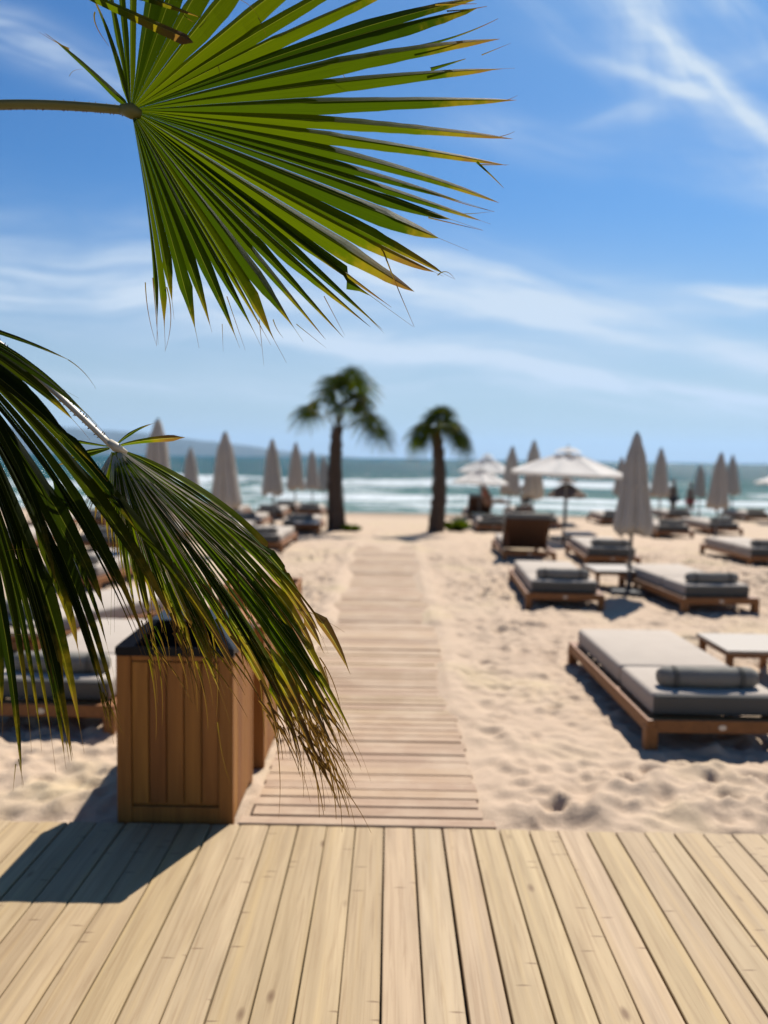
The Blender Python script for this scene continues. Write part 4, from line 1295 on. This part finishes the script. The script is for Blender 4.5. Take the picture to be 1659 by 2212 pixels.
def dark_leaf():
    lm = LeafMesh()
    hub = P_(*HUB3, 1.85)
    Ls = []
    rl = random.Random(22)
    for (tx, ty, body, split, bend, rnd, td) in dark_l:
        dx, dy = tx - HUB3[0], ty - HUB3[1]
        L_ = math.hypot(dx, dy); nx_, ny_ = dy / L_, -dx / L_
        c1 = P_(HUB3[0] + dx * .34 + nx_ * bend * 1.1, HUB3[1] + dy * .34 + ny_ * bend * 1.1, 1.80 + rl.uniform(-.02, .02))
        c2 = P_(HUB3[0] + dx * .74 + nx_ * bend * .7, HUB3[1] + dy * .74 + ny_ * bend * .7, 1.76 + rl.uniform(-.02, .02))
        Ls.append(dict(path=[c1, c2, P_(tx, ty + 22, td)], body=min(.97, body + .05), split=split + .06, rnd=rnd))
    Ls = densify(Ls, 43)
    fan(lm, hub, Ls, NRM, n=26, pleat=0.7, hw_max=0.0215, seed=24, thread=0.0018)
    one = [dict(path=[P_(-60, 690, 1.78), P_(60, 735, 1.78), P_(150, 778, 1.78)], hw=.006, body=.97, split=.5, rnd=.2),
           dict(path=[P_(-60, 730, 1.8), P_(60, 800, 1.8), P_(170, 860, 1.8)], hw=.008, body=.9, split=.5, rnd=.2),
           dict(path=[P_(-60, 760, 1.76), P_(120, 900, 1.74), P_(232, 1040, 1.74)], hw=.014, body=.9, split=.5, rnd=.3),
           dict(path=[P_(0, 860, 1.76), P_(110, 1100, 1.74), P_(128, 1330, 1.74)], hw=.012, body=.9, split=.5, rnd=.5),
           dict(path=[P_(0, 900, 1.8), P_(190, 1150, 1.8), P_(250, 1480, 1.8)], hw=.013, body=.9, split=.5, rnd=.4)]
    for q in one: fan(lm, hub, [q], NRM, n=20, pleat=0.7, seed=7)
    def S(a, b, w=0.0014, mid=None, rnd=.5, al=(0.85, 1.0), d=1.75): strand(lm, [P_(*a, d)] + ([P_(*mid, d)] if mid else []) + [P_(*b, d)], w, rnd, al=al)
    S((147, 777), (207, 840), .0012, (185, 800)); S((305, 1340), (326, 1402), .002); S((315, 1395), (345, 1440), .0012, (322, 1430), al=(.5, .8))
    rl = random.Random(31)
    for _ in range(16):
        S((228 + rl.uniform(-14, 14), 1500 + rl.uniform(-10, 20)), (250 + rl.uniform(-22, 22), 1580 + rl.uniform(-25, 12)), rl.uniform(.0007, .0013), rnd=rl.random())
    for a, b in (((40, 1640), (52, 1700)), ((34, 1650), (28, 1710)), ((143, 1600), (150, 1648)), ((150, 1590), (158, 1640))): S(a, b, .0012)
    S((10, 1190), (120, 1195), .0006, (60, 1180)); S((20, 1370), (110, 1370), .0006, (60, 1372))
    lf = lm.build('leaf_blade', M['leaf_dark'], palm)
    bm = bmesh.new()
    petiole(bm, [P_(-780, 420, 2.15), P_(-500, 470, 2.0), P_(-208, 672, 1.855)], 0.018, 0.011, n=24)
    obj('petiole', bm, M['petiole'], lf, smooth=True)
dark_leaf()
# --- stray blade crossing the top
def top_leaf():
    lm = LeafMesh()
    hub = P_(-40, -120, 1.86)
    for q in (dict(path=[P_(180, -14, 1.84), P_(418, 92, 1.83)], hw=.013, body=.99, split=.97, rnd=.95), dict(path=[P_(170, -60, 1.85), P_(440, 40, 1.85)], hw=.010, body=.97, split=.7, rnd=.4),
              dict(path=[P_(160, -90, 1.85), P_(380, -30, 1.85)], hw=.010, body=.97, split=.7, rnd=.4)):
        fan(lm, hub, [q], NRM, n=20, pleat=0.8, seed=5)
    for a, b, m_ in (((395, 30), (432, 52), (412, 48)), ((500, -5), (560, 40), (540, 0)), ((558, 38), (575, 78), (570, 60)), ((470, 140), (478, 170), (474, 150)), ((430, 60), (450, 30), (448, 44))):
        strand(lm, [P_(*a, 1.84), P_(*m_, 1.84), P_(*b, 1.84)], .0009, .5)
    lf = lm.build('leaf_blade', M['leaf'], palm)
    bm = bmesh.new(); petiole(bm, [P_(-760, 380, 2.15), P_(-420, -60, 2.0), P_(-36, -118, 1.862)], 0.018, 0.011, n=24)
    obj('petiole', bm, M['petiole'], lf, smooth=True)
top_leaf()

def boot_trunk(h, r0, r1, seed=0):
    """tapered trunk clad in old leaf bases"""
    bm = bmesh.new()
    n = 26; seg = 20
    rl = random.Random(seed)
    rings = []
    for j in range(n + 1):
        u = j / n
        r = r0 + (r1 - r0) * u ** 0.7
        r *= 1.0 + 0.16 * math.exp(-u * 14)
        rings.append([bm.verts.new((r * (1 + 0.07 * rl.uniform(-1, 1)) * math.cos(2 * math.pi * k / seg), r * (1 + 0.07 * rl.uniform(-1, 1)) * math.sin(2 * math.pi * k / seg), h * u)) for k in range(seg)])
    for j in range(n):
        for k in range(seg): bm.faces.new((rings[j][k], rings[j][(k + 1) % seg], rings[j + 1][(k + 1) % seg], rings[j + 1][k]))
    bm.faces.new(rings[-1])
    rows = int(h / 0.09)
    for j in range(rows):
        u = j / rows
        r = r0 + (r1 - r0) * u ** 0.7
        m_ = max(7, int(2 * math.pi * r / 0.12))
        for k in range(m_):
            a = 2 * math.pi * (k + 0.5 * (j % 2)) / m_ + rl.uniform(-.12, .12)
            z = h * u + rl.uniform(-.02, .02)
            L_ = rl.uniform(0.08, 0.19); w_ = rl.uniform(.03, .055)
            o_ = Vector((math.cos(a), math.sin(a), 0)); s_ = Vector((-math.sin(a), math.cos(a), 0))
            b0 = o_ * r * 0.97 + Vector((0, 0, z))
            t0 = o_ * (r + L_ * 0.42) + Vector((0, 0, z + L_))
            v = [bm.verts.new(b0 - s_ * w_), bm.verts.new(b0 + s_ * w_), bm.verts.new(t0 + s_ * w_ * .5), bm.verts.new(t0 - s_ * w_ * .5), bm.verts.new(b0 + o_ * 0.03 - Vector((0, 0, .03))), bm.verts.new(t0 - o_ * .03)]
            for f in ((0, 4, 2, 3), (4, 1, 2), (0, 3, 5), (1, 5, 2), (2, 5, 3), (0, 5, 1)):
                try: bm.faces.new([v[q] for q in f])
                except ValueError: pass
    return bm
obj('trunk', boot_trunk(2.25, 0.17, 0.12, 4), M['trunk'], palm)

# --- small beach palms
def generic_frond(lm, base, hub, axis, normal, Rf, nl=26, seed=0, spread=150, droop=0.25):
    rl = random.Random(seed)
    ax = axis.normalized(); nn = (normal - ax * normal.dot(ax)).normalized(); sd_ = ax.cross(nn)
    Ls = []
    for q in range(nl):
        a = R(-spread + 2 * spread * q / (nl - 1))
        d = ax * math.cos(a) + sd_ * math.sin(a)
        L_ = Rf * (0.72 + 0.28 * math.cos(a * 0.55)) * rl.uniform(0.92, 1.08)
        tip = hub + d * L_ - Vector((0, 0, droop * L_ * rl.uniform(.7, 1.3)))
        mid = hub + d * L_ * 0.6 + nn * 0.05 * Rf
        Ls.append(dict(path=[mid, tip], body=.97, split=.42, rnd=rl.random()))
    fan(lm, hub, Ls, nn, n=8, pleat=0.5, seed=seed, hub_r=0.01, thread=0.004, hw_max=0.021)
def beach_palm(label, px, py, top_py, fronds, r0, r1, seed):
    b = ground(px, py)
    t_ = thing('beach_palm', label, 'palm tree', (b.x, b.y, b.z), group='small fan palms flanking the boardwalk end')
    dd = b.y
    def L(px_, py_, dy=0.0): return at(px_, py_, dd + dy) - b
    topv = L(px, top_py)
    tk = obj('trunk', boot_trunk(topv.z, r0, r1, seed), M['trunk'], t_)
    lean = topv.x / topv.z
    for v in tk.data.vertices: v.co.x += lean * v.co.z + (0.10 if seed == 6 else -0.05) * math.sin(math.pi * min(1, v.co.z / topv.z))
    crown = Vector((topv.x, 0, topv.z - 0.05))
    cb = []
    for i, (hx_, hy_, dy, ax, nr, rf, sp) in enumerate(fronds):
        lm = LeafMesh()
        hub = L(hx_, hy_, dy)
        generic_frond(lm, crown, hub, Vector(ax), Vector(nr), rf * 1.5, nl=34, seed=seed * 10 + i, spread=sp, droop=0.55)
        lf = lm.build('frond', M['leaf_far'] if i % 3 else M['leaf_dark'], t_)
        bm = bmesh.new()
        mid = crown.lerp(hub, 0.55) + Vector((0, 0, 0.18))
        petiole(bm, [crown, mid, hub], 0.022, 0.012, n=10)
        obj('petiole', bm, M['petiole'], lf, smooth=True)
    return t_
LFR = [  # hub px, py, depth offset, axis, normal, radius, spread
    (722, 838, -.2, (-.4, -.2, .9), (0.2, -1, .3), .50, 150), (772, 836, .25, (.5, .2, .8), (-.2, -1, .4), .52, 150), (742, 826, .4, (0, .6, .8), (.2, -.8, .5), .50, 150), (752, 862, -.4, (.4, -.6, .1), (0, -.7, .8), .45, 150),
    (668, 884, -.1, (-.9, -.2, -.25), (-.3, -.7, .6), .42, 140), (800, 905, -.1, (.8, -.2, -.5), (.5, -.7, .6), .55, 145), (790, 890, .5, (.7, .6, -.3), (.5, -.4, .8), .48, 140), (742, 880, .6, (0, 1, 0), (0, .2, 1), .45, 140),
    (725, 862, -.3, (-.5, -.6, .3), (0, -.8, .6), .40, 140), (770, 866, .1, (.6, .1, .2), (.1, -.9, .4), .42, 140),
    (815, 925, -.3, (.6, -.4, -.8), (.6, -.5, .4), .42, 140), (685, 870, .3, (-.7, .5, .1), (-.3, -.6, .7), .36, 140), (760, 815, 0, (.1, 0, 1), (0, -1, .1), .42, 140)]
beach_palm('taller of the two small palms, left of the boardwalk end', 728, 1146, 925, LFR, 0.225, 0.105, 3)
RFR = [
    (943, 905, 0, (0.1, -.2, 1), (.2, -1, .1), .42, 140), (915, 925, -.1, (-.8, -.2, -.4), (-.4, -.7, .6), .40, 140), (972, 918, -.1, (.8, -.2, -.3), (.4, -.7, .6), .42, 140), (988, 935, .3, (.7, .3, -.6), (.6, -.5, .6), .40, 140),
    (950, 920, .5, (.2, 1, .1), (0, .1, 1), .40, 140), (958, 915, -.4, (.4, -.8, .1), (0, -.5, .9), .36, 140), (928, 915, .3, (-.5, .5, .3), (-.2, -.7, .7), .38, 140),
    (908, 945, -.2, (-.5, -.2, -.9), (-.6, -.7, .2), .34, 130), (995, 945, -.2, (.5, -.2, -.9), (.6, -.7, .2), .36, 130), (955, 895, .1, (.3, 0, 1), (0, -1, .1), .36, 130)]
beach_palm('shorter of the two small palms, right of the boardwalk end', 941, 1150, 926, RFR, 0.19, 0.10, 6)

# --- shrubs by the palms
def shrub(label, px, py, w, h, seed):
    b = ground(px, py); rl = random.Random(seed)
    lm = LeafMesh()
    for _ in range(150):
        a = rl.uniform(0, 6.28); rr_ = w * rl.random() ** .6
        p0 = Vector((rr_ * math.cos(a) * .4, rr_ * math.sin(a) * .3, 0.0))
        tip = Vector((rr_ * math.cos(a), rr_ * math.sin(a) * .7, h * rl.uniform(.4, 1.0) * (1 - .5 * rr_ / w)))
        mid = p0.lerp(tip, .5) + Vector((0, 0, h * .25))
        fan(lm, p0, [dict(path=[mid, tip], hw=.022, body=.95, split=.5, rnd=rl.random())], Vector((.3, -1, .2)), n=5, pleat=.4)
    o_ = lm.build('shrub', M['shrub'])
    o_.location = b
    tag(o_, label, 'shrub', 'green tufts growing at the feet of the palms')
shrub('green bush at the right foot of the shorter palm', 985, 1148, 0.48, 0.50, 1)
shrub('low green tuft at the right foot of the taller palm', 758, 1148, 0.34, 0.26, 2)

# ------------------------------------------------------------------ people
print('people')
def person(label, px, py_head, dd, pose='stand', cloth='dark', face=0.0, hgt=1.68, z_feet=None):
    hd = at(px, py_head, dd)
    z0 = (hd.z - hgt) if pose != 'sit' else hd.z - 1.25 * hgt / 1.68
    t_ = thing('person', label, 'person', (hd.x, dd, z0), face)
    s = hgt / 1.68
    J = {'pelvis': (0, 0, .93), 'waist': (0, .0, 1.06), 'chest': (0, 0, 1.26), 'neck': (0, 0, 1.43), 'neck2': (0, -.01, 1.49), 'head': (0, -.015, 1.57), 'crown': (0, -.005, 1.655),
         'shL': (-.165, 0, 1.38), 'elL': (-.23, .03, 1.12), 'wrL': (-.22, -.06, .88), 'haL': (-.22, -.09, .79),
         'shR': (.165, 0, 1.38), 'elR': (.25, .02, 1.13), 'wrR': (.24, -.10, .90), 'haR': (.24, -.13, .81),
         'hiL': (-.09, 0, .88), 'knL': (-.10, -.02, .49), 'anL': (-.10, .03, .09), 'toL': (-.11, -.12, .03),
         'hiR': (.09, 0, .88), 'knR': (.12, .03, .49), 'anR': (.13, .12, .10), 'toR': (.14, -.01, .03)}
    if pose == 'sit':
        for k in ('hiL', 'hiR'): J[k] = (J[k][0], -.02, .88)
        J['knL'] = (-.13, -.42, .98); J['knR'] = (.13, -.42, .93); J['anL'] = (-.12, -.75, .86); J['anR'] = (.12, -.80, .86); J['toL'] = (-.12, -.83, .92); J['toR'] = (.12, -.88, .93)
        for k in ('waist', 'chest', 'neck', 'neck2', 'head', 'crown', 'shL', 'shR'): J[k] = (J[k][0], J[k][1] + (J[k][2] - .93) * .25, J[k][2])
    Rd = {'pelvis': (.155, .11), 'waist': (.125, .09), 'chest': (.15, .105), 'neck': (.07, .06), 'neck2': (.05, .05), 'head': (.078, .095), 'crown': (.05, .06),
          'sh': (.058, .058), 'el': (.04, .04), 'wr': (.026, .03), 'ha': (.018, .04), 'hi': (.10, .10), 'kn': (.06, .06), 'an': (.04, .045), 'to': (.03, .025)}
    names = list(J)
    E = [('pelvis', 'waist'), ('waist', 'chest'), ('chest', 'neck'), ('neck', 'neck2'), ('neck2', 'head'), ('head', 'crown'), ('chest', 'shL'), ('shL', 'elL'), ('elL', 'wrL'), ('wrL', 'haL'),
         ('chest', 'shR'), ('shR', 'elR'), ('elR', 'wrR'), ('wrR', 'haR'), ('pelvis', 'hiL'), ('hiL', 'knL'), ('knL', 'anL'), ('anL', 'toL'), ('pelvis', 'hiR'), ('hiR', 'knR'), ('knR', 'anR'), ('anR', 'toR')]
    def skin_obj(nm, js, es, fac, mat, parent):
        me = bpy.data.meshes.new(nm)
        me.from_pydata([tuple(c * s for c in J[j]) for j in js], [(js.index(a), js.index(b)) for a, b in es], [])
        o_ = link_mesh(nm, me, mat, parent)
        sm = o_.modifiers.new('skin', 'SKIN')
        sm.use_smooth_shade = True
        for i_, j in enumerate(js):
            r_ = Rd.get(j) or Rd[j[:2]]
            o_.data.skin_vertices[0].data[i_].radius = (r_[0] * s * fac, r_[1] * s * fac)
            o_.data.skin_vertices[0].data[i_].use_root = (i_ == 0)
        ss = o_.modifiers.new('sub', 'SUBSURF'); ss.levels = 1; ss.render_levels = 1
        return o_
    body = skin_obj('body', names, E, 1.0, M['skin'], t_)
    # fingers
    bmf = bmesh.new()
    for sd_ in ('L', 'R'):
        h = Vector(J['ha' + sd_]) * s
        for q in range(4):
            p0 = h + Vector((0, (-.03 + .02 * q) * s, -.0)); L_ = (.07, .08, .075, .06)[q] * s
            tube(bmf, [p0, p0 + Vector((0, -.01, -L_ * .55)), p0 + Vector((0, .004, -L_))], [.009 * s, .008 * s, .006 * s], seg=6)
        p0 = h + Vector((0, -.035 * s, .03 * s)); tube(bmf, [p0, p0 + Vector((0, -.03, -.02)) * s, p0 + Vector((0, -.04, -.05)) * s], [.010 * s, .009 * s, .007 * s], seg=6)
    obj('fingers', bmf, M['skin'], t_, smooth=True)
    hc = Vector(J['crown']) * s
    bm = bmesh.new()
    bmesh.ops.create_uvsphere(bm, u_segments=16, v_segments=10, radius=.105 * s)
    for v in bm.verts:
        v.co = Vector((v.co.x * .92, v.co.y * 1.05 + .02 * s, v.co.z * .95)) + hc + Vector((0, 0, -.02 * s))
        if v.co.y < hc.y - .02 * s and v.co.z < hc.z: v.co.z = hc.z
    obj('hair', bm, M['hair'], t_, smooth=True)
    M_c = M['cloth_dark'] if cloth == 'dark' else M['cloth_red']
    if pose != 'sit':
        J['knL'] = tuple(Vector(J['hiL']).lerp(Vector(J['knL']), .5)); J['knR'] = tuple(Vector(J['hiR']).lerp(Vector(J['knR']), .5))
        Rd['kn'] = (.088, .088)
        skin_obj('shorts', ['pelvis', 'hiL', 'knL', 'hiR', 'knR'], [('pelvis', 'hiL'), ('hiL', 'knL'), ('pelvis', 'hiR'), ('hiR', 'knR')], 1.10, M_c, t_)
    else:
        skin_obj('shirt', ['waist', 'chest', 'neck'], [('waist', 'chest'), ('chest', 'neck')], 1.12, M_c, t_)
    return t_
person('bather in dark shorts standing in the surf, left of the far right pair', 1456, 1037, 33.0, cloth='dark', face=0.6, hgt=1.68)
person('slimmer bather in red shorts standing in the surf, right of the pair', 1493, 1044, 34.0, cloth='red', face=-1.2, hgt=1.62)
person('dark clothed person standing behind the closed parasol under the big open one', 1137, 1034, 27.0, cloth='dark', face=2.6, hgt=1.5)
person('person in a red top sitting on a far lounger below the small open parasols', 1052, 1062, 24.5, 'sit', 'red', face=1.9, hgt=1.6)

# ------------------------------------------------------------------ sea air
bm = bmesh.new()
box(bm, (0, 7700, 205), (33000, 17000, 419))
mz = bpy.data.materials.new('sea_air'); mz.use_nodes = True
tz = NT(mz.node_tree); tz.n.clear()
oz = tz.node('ShaderNodeOutputMaterial'); pv = tz.node('ShaderNodeVolumePrincipled')
pv.inputs['Color'].default_value = (0.46, 0.69, 1.0, 1)
pv.inputs['Density'].default_value = 0.000075
pv.inputs['Anisotropy'].default_value = 0.2
tz.l.new(pv.outputs[0], oz.inputs['Volume'])
hzb = obj('haze', bm, mz); hzb['kind'] = 'stuff'
tag(hzb, 'thin pale sea haze over the water and the far hills', 'haze', kind='stuff')
print('done')
